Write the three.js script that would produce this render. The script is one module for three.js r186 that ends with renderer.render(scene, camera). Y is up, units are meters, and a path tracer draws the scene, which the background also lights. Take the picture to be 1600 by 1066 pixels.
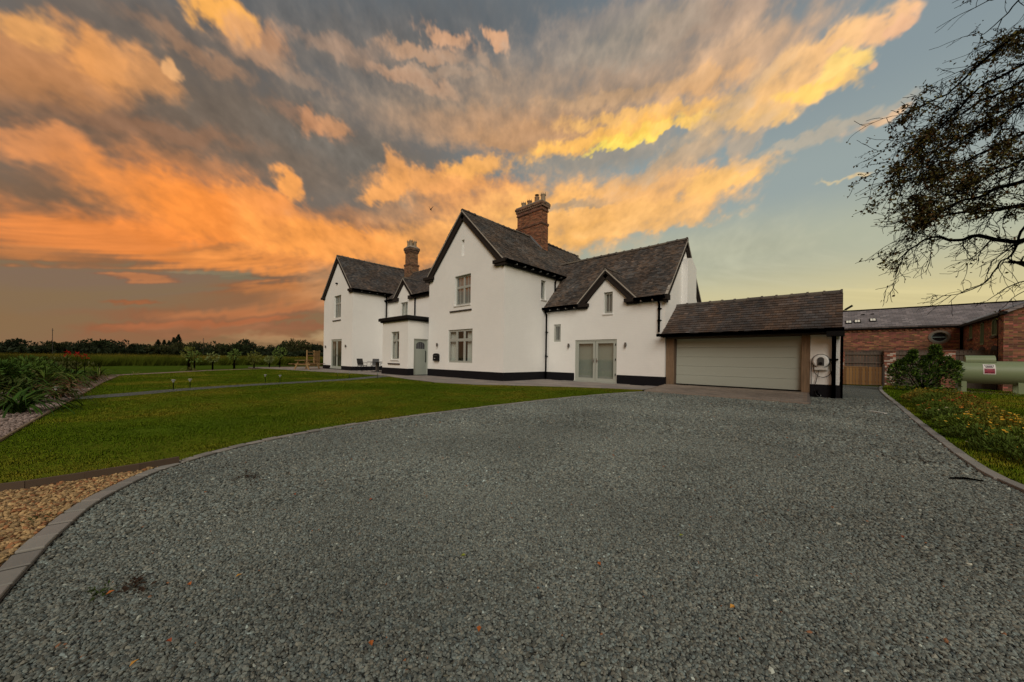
import * as THREE from 'three';
import { mergeGeometries } from 'three/addons/utils/BufferGeometryUtils.js';
import { ImprovedNoise } from 'three/addons/math/ImprovedNoise.js';
import { RoundedBoxGeometry } from 'three/addons/geometries/RoundedBoxGeometry.js';

// ---------------------------------------------------------------- camera
// World axes follow the house: x to the right along its fronts, z towards the drive, y up. Metres.
const scene = new THREE.Scene();
const camera = new THREE.PerspectiveCamera(2 * Math.atan(533 / 552.1) * 180 / Math.PI, 1600 / 1066, 0.05, 3000);
camera.rotation.order = 'YXZ';
camera.position.set(0, 1.15, 0);
camera.rotation.set(0, 43.03 * Math.PI / 180, 0.828 * Math.PI / 180);
camera.setViewOffset(1600, 1066, 0, -27.1, 1600, 1066);   // lens shifted up so that the walls stay upright

const renderer = new THREE.WebGLRenderer({ antialias: true });
renderer.toneMapping = THREE.LinearToneMapping;
renderer.toneMappingExposure = 1.26;
renderer.outputColorSpace = THREE.SRGBColorSpace;
renderer.shadowMap.enabled = true;
renderer.setSize(1024, 682);

// ---------------------------------------------------------------- light
const sun = new THREE.DirectionalLight(new THREE.Color(1.0, 0.965, 0.87), 1.5);
sun.position.set(33, 46, 38);
sun.shadow.radius = 75;
sun.castShadow = true;
sun.shadow.mapSize.set(2048, 2048);
sun.shadow.camera.left = -45; sun.shadow.camera.right = 45; sun.shadow.camera.top = 45; sun.shadow.camera.bottom = -45;
sun.shadow.camera.far = 160;
sun.target.position.set(-10, 0, -12);
scene.add(sun, sun.target);
scene.environmentIntensity = 1;

// ---------------------------------------------------------------- helpers
function mulberry(seed) {
  let a = seed >>> 0;
  return () => { a = (a + 0x6D2B79F5) | 0; let t = Math.imul(a ^ (a >>> 15), 1 | a); t = (t + Math.imul(t ^ (t >>> 7), 61 | t)) ^ t; return ((t ^ (t >>> 14)) >>> 0) / 4294967296; };
}
const rng = mulberry(20240611);
const rnd = (a, b) => a + (b - a) * rng();
const pick = a => a[Math.floor(rng() * a.length)];
const V = (x, y, z) => new THREE.Vector3(x, y, z);
const lerp = (a, b, t) => a + (b - a) * t;
const smooth = (a, b, x) => { const t = Math.min(1, Math.max(0, (x - a) / (b - a))); return t * t * (3 - 2 * t); };
const perlin = new ImprovedNoise();
const noise = (x, y, z = 0.37) => perlin.noise(x, y, z);
function fbm(x, y, oct, z = 0.37) { let s = 0, a = 0.5, f = 1; for (let i = 0; i < oct; i++) { s += a * perlin.noise(x * f, y * f, z + i * 7.3); a *= 0.5; f *= 2.03; } return s; }
const toLin = c => { c /= 255; return c <= 0.04045 ? c / 12.92 : ((c + 0.055) / 1.055) ** 2.4; };

// ---------------------------------------------------------------- sky
const CLOUD_BANKS = [
[-72.1,38.1,33.6,4.6,10,108,106,104,0.8,0], [-88.3,32.1,13.3,2.9,12,112,100,90,0.7,0.3], [-94.1,14.1,10.7,3.4,9,128,98,74,0.75,0.2], [-90.7,25.5,14.5,4.1,15,116,96,80,0.8,0.2],
[-74.3,27.8,18.9,4.7,-2,116,104,92,0.8,0.2], [-59.8,36.6,17.7,4.2,1,128,118,108,0.6,0.3], [-66.9,25.4,9.9,4.5,-8,120,114,106,0.7,0.3], [-96.5,25.3,5.7,3.1,17,205,142,92,0.8,0.5],
[-97.6,28.1,2.0,1.5,7,232,165,98,0.9,0.7], [-93.0,28.2,2.6,2.0,-23,238,162,92,0.8,0.7], [-90.0,28.4,3.0,1.9,-11,222,155,96,0.7,0.6], [-87.6,29.8,1.0,0.9,-31,240,178,118,0.8,0.7],
[-95.4,24.4,5.4,1.5,22,190,132,86,0.7,0.2], [-83.0,36.6,3.5,1.5,6,252,180,92,1,0.8], [-81.1,36.1,1.9,1.4,-30,250,180,96,0.9,0.8], [-79.4,35.2,3.5,1.8,-7,205,150,108,0.7,0.6],
[-85.6,32.2,5.5,0.9,-5,176,134,102,0.6,0.5], [-70.5,38.0,7.3,0.9,7,170,140,118,0.5,0.4], [-67.1,37.4,6.5,0.9,-1,178,146,122,0.5,0.4], [-76.6,33.9,7.7,0.9,-7,168,138,114,0.5,0.5],
[-54.0,41.7,4.6,1.0,-9,222,170,130,0.8,0.7], [-57.4,39.7,6.7,0.8,0,205,160,124,0.7,0.6], [-58.8,37.0,7.4,0.9,-4,205,160,126,0.7,0.6], [-54.9,38.2,8.0,0.5,4,190,156,128,0.6,0.6],
[-46.4,42.1,2.1,0.8,-31,232,176,132,0.8,0.8], [-46.8,39.1,2.8,0.7,-34,200,162,130,0.6,0.7], [-73.5,29.7,5.6,0.9,-9,170,128,100,0.5,0.5], [-73.5,29.6,1.1,1.4,-13,205,146,104,0.7,0.7],
[-70.3,29.8,2.4,1.0,5,210,150,104,0.7,0.6], [-90.6,22.3,12.3,2.2,10,120,96,78,0.8,0.2], [-77.9,24.0,10.8,2.7,-1,122,106,92,0.7,0.3], [-96.5,19.3,3.4,1.7,13,222,146,90,0.85,0.6],
[-94.1,19.4,2.3,1.5,-6,205,135,84,0.7,0.5], [-88.2,23.9,8.3,1.0,10,160,116,86,0.6,0.3], [-85.4,21.7,6.7,1.4,5,186,128,86,0.6,0.4], [-88.1,17.9,7.6,2.5,-0,226,142,76,0.8,0.4],
[-83.6,16.3,7.5,4.2,-11,255,150,66,0.95,0.3], [-88.6,12.3,8.5,2.2,-0,252,146,66,0.9,0.3], [-94.1,11.5,6.2,1.4,9,228,136,70,0.85,0.4], [-96.4,9.5,3.8,0.9,10,210,132,74,0.8,0.4],
[-77.8,19.2,4.6,2.2,-14,246,156,82,0.9,0.6], [-75.3,21.9,2.3,1.4,-44,252,168,88,0.9,0.8], [-76.4,17.2,5.6,3.0,-9,244,152,78,0.8,0.5], [-82.4,12.5,5.7,1.1,11,150,108,72,0.6,0.4],
[-93.6,9.5,2.9,0.8,6,160,110,74,0.7,0.4], [-77.7,12.2,9.9,1.6,9,242,150,74,0.8,0.4], [-70.1,16.3,10.7,2.7,3,250,160,78,0.9,0.5], [-63.2,15.4,8.2,2.5,0,250,165,86,0.8,0.4],
[-66.8,19.3,7.8,1.3,1,172,124,90,0.7,0.4], [-57.6,21.8,8.9,2.4,11,196,146,104,0.7,0.4], [-61.5,26.3,2.8,2.1,-52,232,162,96,0.85,0.7], [-63.3,23.2,3.8,1.3,17,246,170,96,0.9,0.7],
[-53.7,26.0,11.1,1.8,5,240,166,94,0.85,0.6], [-48.6,28.2,6.2,1.3,9,250,180,98,0.9,0.7], [-59.5,22.6,2.1,1.1,7,138,130,116,0.7,0.6], [-45.6,31.2,7.2,0.8,-6,214,158,102,0.6,0.5],
[-46.5,23.4,12.4,3.2,2,238,164,98,0.8,0.4], [-55.6,18.0,6.9,2.5,4,240,166,92,0.8,0.4], [-35.1,21.6,15.2,4.9,3,252,186,106,0.9,0.4], [-27.2,22.0,15.1,3.2,4,250,188,112,0.85,0.5],
[-33.0,18.7,6.9,2.2,11,250,186,104,0.8,0.5], [-32.1,23.3,6.9,0.7,4,168,150,128,0.75,0.6], [-24.3,19.6,11.1,1.1,0,250,190,116,0.8,0.7], [-20.8,24.6,9.6,2.2,1,244,184,118,0.8,0.6],
[-12.5,24.1,6.0,1.4,2,254,196,116,0.9,0.7], [-9.5,24.9,3.5,0.6,0,232,190,140,0.7,0.7], [-19.0,21.1,7.7,2.0,2,250,190,116,0.8,0.7], [-41.6,39.2,15.5,2.3,3,150,138,126,0.5,0.25],
[-53.8,33.3,13.9,2.6,-0,156,136,116,0.55,0.25], [-37.4,36.5,20.3,3.7,3,176,148,122,0.55,0.2], [-61.6,32.2,10.8,2.0,-3,150,132,116,0.5,0.3], [-18.4,36.1,14.4,4.2,3,190,158,130,0.55,0.25],
[-27.6,42.4,13.1,2.1,1,170,150,132,0.5,0.35], [-9.0,35.5,7.7,2.9,5,206,172,140,0.5,0.35], [-33.3,34.6,16.9,3.2,3,176,146,118,0.7,0.25], [-45.6,33.1,15.5,2.3,2,190,148,112,0.6,0.3],
[-38.4,32.0,13.3,2.1,3,196,150,108,0.7,0.4], [-29.2,29.2,12.5,1.9,3,168,150,128,0.6,0.3], [-17.6,39.5,13.4,3.8,1,176,152,130,0.5,0.5], [-15.1,40.5,9.1,1.6,-1,200,164,134,0.5,0.6],
[-23.8,40.7,10.6,2.2,1,150,144,132,0.5,0.4], [-12.7,35.1,10.6,2.8,5,214,174,136,0.65,0.6], [-15.0,34.8,5.5,1.3,-3,236,182,124,0.7,0.7], [-25.5,35.5,12.1,0.9,-1,206,166,124,0.6,0.6],
[-21.8,32.9,13.4,1.0,-3,246,190,112,0.85,0.6], [-29.3,31.2,12.4,1.1,5,252,190,100,0.95,0.5], [-23.6,31.1,8.0,0.7,5,255,208,96,1,0.7], [-27.3,30.2,5.6,0.5,6,255,222,104,1,0.7],
[-12.6,31.1,9.8,0.7,-3,255,206,112,0.95,0.7], [-8.9,31.0,7.2,1.9,4,250,196,128,0.85,0.7], [-4.9,32.5,6.2,2.1,8,248,196,134,0.85,0.7], [-1.3,33.4,4.3,1.5,16,250,198,138,0.9,0.8],
[3.3,33.4,2.1,1.2,12,246,194,142,0.95,0.9], [4.7,33.0,1.1,0.8,-6,240,188,146,0.9,0.9], [0.4,31.6,2.3,0.9,2,255,214,128,1,0.8], [-0.9,30.2,3.3,0.8,-5,252,202,124,0.9,0.8],
[2.5,30.7,0.7,0.5,-3,236,186,140,0.8,0.9], [-3.3,30.7,3.6,0.6,-6,255,208,112,0.9,0.8], [-8.9,29.4,4.1,0.9,-3,252,200,126,0.9,0.8], [-15.7,29.3,9.8,1.8,27,190,168,140,0.6,0.7],
[-9.6,27.6,3.7,1.5,42,204,174,140,0.55,0.8], [-18.2,27.3,9.5,1.2,12,200,168,132,0.6,0.6], [-2.3,26.1,7.8,0.6,5,196,178,152,0.6,0.5], [2.6,25.7,2.8,0.5,5,232,190,146,0.8,0.7],
[0.0,20.8,2.2,0.2,-9,214,196,156,0.8,0.7], [1.4,20.7,0.8,0.3,-8,226,198,150,0.8,0.8], [-0.7,33.1,1.1,0.4,-5,236,190,150,0.4,0.8], [-96.4,6.9,6.7,1.4,7,104,86,76,0.95,0.2],
[-83.5,8.4,12.1,1.3,8,112,88,74,0.85,0.3], [-88.5,7.2,9.7,1.4,6,108,88,76,0.9,0.3], [-95.2,4.7,8.6,1.3,4,112,90,72,0.9,0.2], [-82.3,9.7,4.4,0.4,5,136,124,98,0.8,0.6],
[-89.8,8.0,2.0,0.6,4,196,124,74,0.7,0.6], [-83.5,5.0,12.1,0.7,5,150,100,70,0.7,0.4], [-77.6,6.3,9.9,0.8,8,190,118,72,0.7,0.4], [-76.2,8.6,10.3,1.5,11,206,130,72,0.8,0.4],
[-82.9,6.8,7.4,1.1,9,126,96,72,0.8,0.4], [-73.9,3.8,6.9,0.5,8,150,100,72,0.8,0.5], [-95.6,2.2,10.0,1.5,4,116,88,66,0.9,0.1], [-83.5,3.8,9.7,0.6,6,176,104,66,0.8,0.5],
[-90.5,5.6,2.9,0.3,4,186,112,68,0.7,0.6], [-82.2,2.7,10.0,1.0,3,166,112,78,0.7,0.2], [-70.6,2.7,2.8,0.8,2,222,190,142,0.5,0.1], [-76.2,2.0,6.6,0.6,2,190,150,106,0.5,0.1],
[-70.5,9.7,3.3,3.3,6,198,146,102,0.6,0.2], [-10.8,14.2,12.0,4.5,-8,186,182,156,0.4,0.1], [6.1,7.2,8.9,1.5,-4,220,204,148,0.5,0.2]
];
function clearSky(az, el) {
  // linear colour of the cloudless air between the cloud banks
  const stops = (table, e) => { let i = 0; while (i < table.length - 2 && e > table[i + 1][0]) i++; const [e0, ...a] = table[i], [e1, ...b] = table[i + 1], t = smooth(e0, e1, e); return a.map((v, k) => lerp(toLin(v), toLin(b[k]), t)); };
  const right = stops([[-6, 222, 200, 146], [4, 222, 204, 150], [8, 206, 196, 152], [14, 178, 182, 160], [22, 152, 164, 162], [32, 136, 150, 155], [44, 112, 124, 132], [90, 96, 108, 120]], el);
  const left = stops([[-6, 120, 92, 64], [3, 122, 94, 66], [8, 112, 94, 74], [16, 120, 104, 90], [26, 118, 112, 106], [38, 98, 106, 112], [90, 92, 104, 116]], el);
  const t = smooth(-64, -20, az);
  return left.map((v, k) => lerp(v, right[k], t) / 1.26);
}
function billow(x, y) { let s = 0, a = 0.5, f = 1; for (let i = 0; i < 5; i++) { s += a * Math.abs(perlin.noise(x * f, y * f, 33.3 + i * 4.1)); a *= 0.52; f *= 2.1; } return s; }
function makeSky() {
  const W = 4096, H = 2048, el0 = -4, rowBase = Math.floor((el0 + 90) / 180 * H), rows = H - rowBase;
  const data = new Float32Array(W * H * 4);
  const azOf = new Float32Array(W), away = new Float32Array(W);
  for (let i = 0; i < W; i++) {
    const th = ((i + 0.5) / W - 0.5) * 2 * Math.PI;
    let az = Math.atan2(Math.cos(th), -Math.sin(th)) * 180 / Math.PI;
    if (az < -104) az += 360;
    azOf[i] = az > 16 ? 16 - (az - 16) / 2 : az;      // the clouds go on around the horizon
    away[i] = az > 16 ? 1 - 0.45 * Math.sin((az - 16) / 240 * Math.PI) : 1;   // sky out of view is dimmed, so the low sky in view reads darker
  }
  const wa = new Float32Array(W * rows), we = new Float32Array(W * rows), dn = new Float32Array(W * rows);
  const elOf = j => ((j + rowBase + 0.5) / H) * 180 - 90;
  for (let j = 0; j < rows; j++) {
    const el = elOf(j), step = el > 52 ? 4 : 1;
    for (let i = 0; i < W; i += step) {
      const az = azOf[i], k = j * W + i;
      const tilt = lerp(-0.3, 0.32, smooth(-92, 2, az)) * smooth(2, 14, el);
      const c = Math.cos(tilt), s = Math.sin(tilt);
      const a0 = az + 45, u = a0 * c + el * s, v = -a0 * s + el * c;
      const stretch = lerp(2.8, 1.1, smooth(1, 14, el));
      const p = u / (6.5 * stretch / 2), q = v / 3.4;
      wa[k] = az + 2.0 * fbm(p, q, 6, 3.1) * stretch + 0.35 * noise(u * 1.3, v * 1.6, 8);
      we[k] = el + 1.7 * fbm(p + 31.7, q + 11.3, 6, 9.7) + 0.35 * noise(u * 1.3, v * 2.6, 18);
      const r = 0.8 * fbm(u / (4.4 * stretch) + 4.2, v / 2.8 + 7.7, 7, 1.9) + 0.22 * fbm(u / (0.95 * stretch) + 14.2, v / 0.8 + 3.7, 4, 21.9) + 0.55 * (0.21 - billow(u / (2.6 * stretch) + 5.1, v / 2.2 + 9.4));
      dn[k] = r;
      const col = clearSky(az, el);
      for (let e = 0; e < step && i + e < W; e++) {
        wa[k + e] = wa[k]; we[k + e] = we[k]; dn[k + e] = dn[k];
        const o = ((j + rowBase) * W + i + e) * 4; data[o] = col[0]; data[o + 1] = col[1]; data[o + 2] = col[2]; data[o + 3] = 1;
      }
    }
  }
  for (const [ca, ce, ru, rv, ang, r, g, b, op, edge] of CLOUD_BANKS) {
    const cr = toLin(r) / 1.26, cg = toLin(g) / 1.26, cb = toLin(b) / 1.26, a = ang * Math.PI / 180, cs = Math.cos(a), sn = Math.sin(a);
    const R = Math.max(ru, rv) * 2.0 + 8;
    const j0 = Math.max(0, Math.floor((ce - R + 90) / 180 * H) - rowBase), j1 = Math.min(rows - 1, Math.ceil((ce + R + 90) / 180 * H) - rowBase);
    const rough = lerp(0.26, 1.1, edge), lo = lerp(0.03, 0.3, edge), hi = lerp(0.95, 0.7, edge);
    for (let i = 0; i < W; i++) {
      if (Math.abs(azOf[i] - ca) > R) continue;
      for (let j = j0; j <= j1; j++) {
        const k = j * W + i, dx = wa[k] - ca, dy = we[k] - ce;
        const x = (dx * cs + dy * sn) / ru, y = (-dx * sn + dy * cs) / rv, d2 = x * x + y * y;
        if (d2 > 5) continue;
        const dens = Math.exp(-d2 * 0.8) + rough * dn[k] * Math.exp(-d2 * 0.25);
        const t = op * smooth(lo, hi, dens);
        if (t < 0.004) continue;
        const o = ((j + rowBase) * W + i) * 4, m = 1 + 0.55 * dn[k];
        data[o] += (cr * m - data[o]) * t; data[o + 1] += (cg * m - data[o + 1]) * t; data[o + 2] += (cb * m - data[o + 2]) * t;
      }
    }
  }
  for (let j = 0; j < rows; j++) for (let i = 0; i < W; i++) if (away[i] < 1) { const o = ((j + rowBase) * W + i) * 4, f = lerp(away[i], 1, smooth(30, 75, elOf(j))); for (let k = 0; k < 3; k++) data[o + k] *= f; }
  for (let j = 0; j < rowBase; j++) for (let i = 0; i < W; i++) { const o = (j * W + i) * 4, s = (rowBase * W + i) * 4; data[o] = data[s] * 0.5; data[o + 1] = data[s + 1] * 0.5; data[o + 2] = data[s + 2] * 0.5; data[o + 3] = 1; }
  const t = new THREE.DataTexture(data, W, H, THREE.RGBAFormat, THREE.FloatType);
  t.mapping = THREE.EquirectangularReflectionMapping; t.magFilter = THREE.LinearFilter; t.colorSpace = THREE.LinearSRGBColorSpace; t.needsUpdate = true;
  return t;
}
const skyMap = makeSky();
scene.background = skyMap;
scene.environment = skyMap;

// ---------------------------------------------------------------- names and tags
const used = new Map();
function numbered(name) { const n = used.get(name) || 0; used.set(name, n + 1); return n ? `${name}_${String(n).padStart(3, '0')}` : name; }
function tag(o, label, category, group, kind) { if (label) o.userData.label = label; if (category) o.userData.category = category; if (group) o.userData.group = group; if (kind) o.userData.kind = kind; return o; }
function thing(name, label, category, pos = [0, 0, 0], turn = 0, group) {
  const o = new THREE.Group(); o.name = numbered(name); o.position.set(...pos); o.rotation.y = turn; scene.add(o);
  return tag(o, label, category, group);
}
function struct(name) { const o = new THREE.Group(); o.name = name; o.userData.kind = 'structure'; scene.add(o); return o; }
function shade(m) { m.castShadow = true; m.receiveShadow = true; return m; }
function part(name, geo, mat, parent) {
  const g = Array.isArray(geo) ? merge(geo) : geo;
  const m = shade(new THREE.Mesh(g, mat));
  if (parent) { m.name = name; parent.add(m); } else { m.name = numbered(name); scene.add(m); }
  return m;
}
function group(name, parent, pos = [0, 0, 0], ry = 0) { const o = new THREE.Group(); o.name = name; o.position.set(...pos); o.rotation.y = ry; parent.add(o); return o; }
function instances(name, geo, mat, mats, colors, parent) {
  const im = shade(new THREE.InstancedMesh(geo, mat, mats.length));
  mats.forEach((m, i) => im.setMatrixAt(i, m));
  if (colors) colors.forEach((c, i) => im.setColorAt(i, c));
  im.name = parent ? name : numbered(name); im.userData.kind = 'stuff'; (parent || scene).add(im); return im;
}
// ---------------------------------------------------------------- geometry
function plain(g) { const n = g.index ? g.toNonIndexed() : g; for (const k of Object.keys(n.attributes)) if (!['position', 'normal', 'uv'].includes(k)) n.deleteAttribute(k); return n; }
function uvBox(g) {   // texture coordinates in metres, from the side each face looks to
  const n = plain(g), p = n.attributes.position, uv = new Float32Array(p.count * 2), a = V(), b = V(), c = V(), nn = V();
  for (let i = 0; i < p.count; i += 3) {
    a.fromBufferAttribute(p, i); b.fromBufferAttribute(p, i + 1); c.fromBufferAttribute(p, i + 2);
    nn.copy(b).sub(a).cross(c.clone().sub(a));
    const x = Math.abs(nn.x), y = Math.abs(nn.y), z = Math.abs(nn.z);
    [a, b, c].forEach((q, k) => { const o = (i + k) * 2; if (y >= x && y >= z) { uv[o] = q.x; uv[o + 1] = q.z; } else if (x > z) { uv[o] = q.z; uv[o + 1] = q.y; } else { uv[o] = q.x; uv[o + 1] = q.y; } });
  }
  n.setAttribute('uv', new THREE.BufferAttribute(uv, 2)); return n;
}
function merge(list) { return mergeGeometries(list.map(uvBox)); }
const box = (x0, x1, y0, y1, z0, z1) => new THREE.BoxGeometry(Math.abs(x1 - x0), Math.abs(y1 - y0), Math.abs(z1 - z0)).translate((x0 + x1) / 2, (y0 + y1) / 2, (z0 + z1) / 2);
function rbox(x0, x1, y0, y1, z0, z1, r = 0.01) { return new RoundedBoxGeometry(Math.abs(x1 - x0), Math.abs(y1 - y0), Math.abs(z1 - z0), 1, r).translate((x0 + x1) / 2, (y0 + y1) / 2, (z0 + z1) / 2); }
function bar(p, q, w, h, up = V(0, 1, 0)) {   // a straight timber from p to q, w across and h deep
  const d = q.clone().sub(p), L = d.length(); d.normalize();
  const s = V().crossVectors(up, d).normalize(), u = V().crossVectors(d, s);
  return new THREE.BoxGeometry(w, h, L).applyMatrix4(new THREE.Matrix4().makeBasis(s, u, d).setPosition(p.clone().add(q).multiplyScalar(0.5)));
}
function rod(p, q, r, sides = 8) { return limb([p, q], [r, r], sides); }
function limb(pts, radii, sides = 6) {   // a tapering tube through the points
  const n = pts.length, pos = [], nor = [], idx = [];
  let ref = V(0.31, 0.9, 0.27).normalize();
  for (let i = 0; i < n; i++) {
    const t = pts[Math.min(n - 1, i + 1)].clone().sub(pts[Math.max(0, i - 1)]).normalize();
    if (Math.abs(t.dot(ref)) > 0.95) ref = V(0.9, 0.1, -0.4).normalize();
    const a = V().crossVectors(t, ref).normalize(), b = V().crossVectors(t, a);
    for (let k = 0; k < sides; k++) { const w = k / sides * Math.PI * 2, c = Math.cos(w), s = Math.sin(w), nx = V().addScaledVector(a, c).addScaledVector(b, s); nor.push(nx.x, nx.y, nx.z); nx.multiplyScalar(radii[i]).add(pts[i]); pos.push(nx.x, nx.y, nx.z); }
  }
  for (let i = 0; i < n - 1; i++) for (let k = 0; k < sides; k++) { const p = i * sides + k, q = i * sides + (k + 1) % sides; idx.push(p, p + sides, q, q, p + sides, q + sides); }
  const cap = (i0, flip) => { for (let k = 1; k < sides - 1; k++) flip ? idx.push(i0, i0 + k + 1, i0 + k) : idx.push(i0, i0 + k, i0 + k + 1); };
  cap(0, true); cap((n - 1) * sides, false);
  const g = new THREE.BufferGeometry(); g.setAttribute('position', new THREE.Float32BufferAttribute(pos, 3)); g.setAttribute('normal', new THREE.Float32BufferAttribute(nor, 3)); g.setAttribute('uv', new THREE.Float32BufferAttribute(new Float32Array(pos.length / 3 * 2), 2)); g.setIndex(idx); return g;
}
function parts(name, list, mat, parent) { return list.map(g => part(name, uvBox(g), mat, parent)); }
function mergeRaw(list) { return mergeGeometries(list.map(plain)); }
function polyShape(pts, holes = []) { const s = new THREE.Shape(pts.map(p => new THREE.Vector2(p[0], p[1]))); for (const h of holes) s.holes.push(new THREE.Path(h.map(p => new THREE.Vector2(p[0], p[1])))); return s; }
const rect = (x0, x1, y0, y1) => [[x0, y0], [x1, y0], [x1, y1], [x0, y1]];
function slabWall(pts, holes, depth) { return new THREE.ExtrudeGeometry(polyShape(pts, holes), { depth, bevelEnabled: false, curveSegments: 8 }); }
// a wall that looks to +z with its face at z = face, or to +x with its face at x = face (there u runs to -z)
const wallZ = (pts, holes, face, th = 0.3) => slabWall(pts, holes, th).translate(0, 0, face - th);
const wallX = (pts, holes, face, th = 0.3) => slabWall(pts, holes, th).rotateY(Math.PI / 2).translate(face - th, 0, 0);
function flat(pts, y, depth = 0) {   // a level sheet (or a slab of the given depth) over a plan polygon of [x, z]
  const s = polyShape(pts.map(([x, z]) => [x, -z]));
  const g = depth ? new THREE.ExtrudeGeometry(s, { depth, bevelEnabled: false }) : new THREE.ShapeGeometry(s);
  return g.rotateX(-Math.PI / 2).translate(0, y - depth, 0);
}
function inside(x, z, poly) { let c = false; for (let i = 0, j = poly.length - 1; i < poly.length; j = i++) { const [xi, zi] = poly[i], [xj, zj] = poly[j]; if ((zi > z) !== (zj > z) && x < (xj - xi) * (z - zi) / (zj - zi) + xi) c = !c; } return c; }

// ---------------------------------------------------------------- materials
function canvasTex(size, paint, repeat, srgb) {
  const c = document.createElement('canvas'); c.width = c.height = size; const x = c.getContext('2d'); paint(x, size);
  const t = new THREE.CanvasTexture(c); t.wrapS = t.wrapT = THREE.RepeatWrapping; t.repeat.set(1 / repeat, 1 / repeat); if (srgb) t.colorSpace = THREE.SRGBColorSpace; return t;
}
function dataTex(size, repeat, fn, srgb) {   // fn(u, v) in metres of one repeat gives [r, g, b] from 0 to 1
  const d = new Uint8Array(size * size * 4);
  for (let j = 0; j < size; j++) for (let i = 0; i < size; i++) { const c = fn(i / size, j / size), o = (j * size + i) * 4; const v = Array.isArray(c) ? c : [c, c, c]; for (let k = 0; k < 3; k++) d[o + k] = Math.max(0, Math.min(255, Math.round(v[k] * 255))); d[o + 3] = 255; }
  const t = new THREE.DataTexture(d, size, size); t.wrapS = t.wrapT = THREE.RepeatWrapping; t.magFilter = THREE.LinearFilter; t.repeat.set(1 / repeat, 1 / repeat); if (srgb) t.colorSpace = THREE.SRGBColorSpace; t.needsUpdate = true; return t;
}
// noise that repeats without a seam over the unit square
function tileNoise(u, v, f, oct = 4, z = 0) { let s = 0, a = 0.5; for (let o = 0; o < oct; o++) { const F = f * 2 ** o, x = u * F, y = v * F; const n = (xx, yy) => perlin.noise(xx, yy, z + o * 5.1); const wu = u, wv = v; s += a * ((n(x, y) * (1 - wu) + n(x - F, y) * wu) * (1 - wv) + (n(x, y - F) * (1 - wu) + n(x - F, y - F) * wu) * wv); a *= 0.5; } return s; }
const std = (r, g, b, rough = 0.85, more = {}) => new THREE.MeshStandardMaterial({ color: new THREE.Color().setRGB(r, g, b), roughness: rough, ...more });
const grain = dataTex(256, 1.4, (u, v) => 0.8 + 0.55 * tileNoise(u, v, 6, 5) + 0.0, false);
const stainMap = dataTex(512, 5.2, (u, v) => { const n = tileNoise(u, v, 3, 5, 2), m = tileNoise(u, v, 18, 3, 6); const k = 0.96 + 0.12 * n + 0.05 * m; return [k, k * 0.995, k * 0.985]; }, false);
const wallBump = dataTex(512, 0.9, (u, v) => { const row = Math.floor(v * 12), x = (u * 4 + (row % 2) * 0.5) % 1, y = (v * 12) % 1; const j = Math.min(smooth(0, 0.05, x) * smooth(1, 0.95, x), smooth(0, 0.14, y) * smooth(1, 0.86, y)); return 0.35 + 0.4 * j + 0.35 * tileNoise(u, v, 24, 4); });
const dull = (r, g, b, rough, more = {}) => new THREE.MeshPhysicalMaterial({ color: new THREE.Color().setRGB(r, g, b), roughness: rough, specularIntensity: 0.25, ...more });
const M = {
  wall: std(0.86, 0.845, 0.815, 0.9, { map: stainMap, bumpMap: wallBump, bumpScale: 0.006 }),
  plinth: dull(0.009, 0.0085, 0.0105, 0.7, { bumpMap: wallBump, bumpScale: 0.006 }),
  black: dull(0.009, 0.0085, 0.0085, 0.6),
  board: dull(0.026, 0.02, 0.017, 0.8, { bumpMap: grain, bumpScale: 0.003 }),
  verge: std(0.38, 0.34, 0.29, 0.9, { bumpMap: grain, bumpScale: 0.004 }),
  frame: std(0.37, 0.375, 0.335, 0.5),
  frameGreen: std(0.38, 0.395, 0.345, 0.5),
  doorGreen: std(0.31, 0.335, 0.29, 0.45),
  garageDoor: std(0.4, 0.425, 0.365, 0.5),
  sill: std(0.8, 0.78, 0.75, 0.8),
  darkSill: std(0.05, 0.035, 0.03, 0.75),
  oak: std(0.25, 0.165, 0.1, 0.8),
  oakDark: std(0.12, 0.085, 0.06, 0.85, { bumpMap: grain, bumpScale: 0.004 }),
  steel: std(0.35, 0.34, 0.33, 0.35, { metalness: 0.8 }),
  lead: std(0.17, 0.17, 0.175, 0.6),
  curtain: std(0.5, 0.5, 0.47, 0.95),
  pane_backing: std(0.19, 0.2, 0.2, 0.9),
  underRoof: std(0.025, 0.021, 0.02, 0.95),
  tile: std(1, 1, 1, 0.9, { bumpMap: grain, bumpScale: 0.004 }),
  brick: std(1, 1, 1, 0.93, { bumpMap: grain, bumpScale: 0.005 }),
  mortar: std(0.3, 0.25, 0.2, 0.95, { bumpMap: grain, bumpScale: 0.004 }),
  pot: std(0.24, 0.14, 0.075, 0.85, { bumpMap: grain, bumpScale: 0.004 }),
  potPale: std(0.3, 0.22, 0.14, 0.85, { bumpMap: grain, bumpScale: 0.004 }),
};
M.oak.map = dataTex(256, 1.2, (u, v) => { const n = tileNoise(u * 1, v * 0.12, 26, 3, 4), m = tileNoise(u, v, 4, 3, 8); const k = 0.82 + 0.55 * n + 0.3 * m; return [k, k * 0.98, k * 0.95]; });
M.oak.bumpMap = M.oak.map; M.oak.bumpScale = 0.005;
M.oakDark.map = M.oak.map;
const glass = new THREE.MeshPhysicalMaterial({ color: new THREE.Color().setRGB(0.9, 0.93, 0.9), roughness: 0.02, transmission: 1, thickness: 0, ior: 1.9 });
M.glass = glass;

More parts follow.
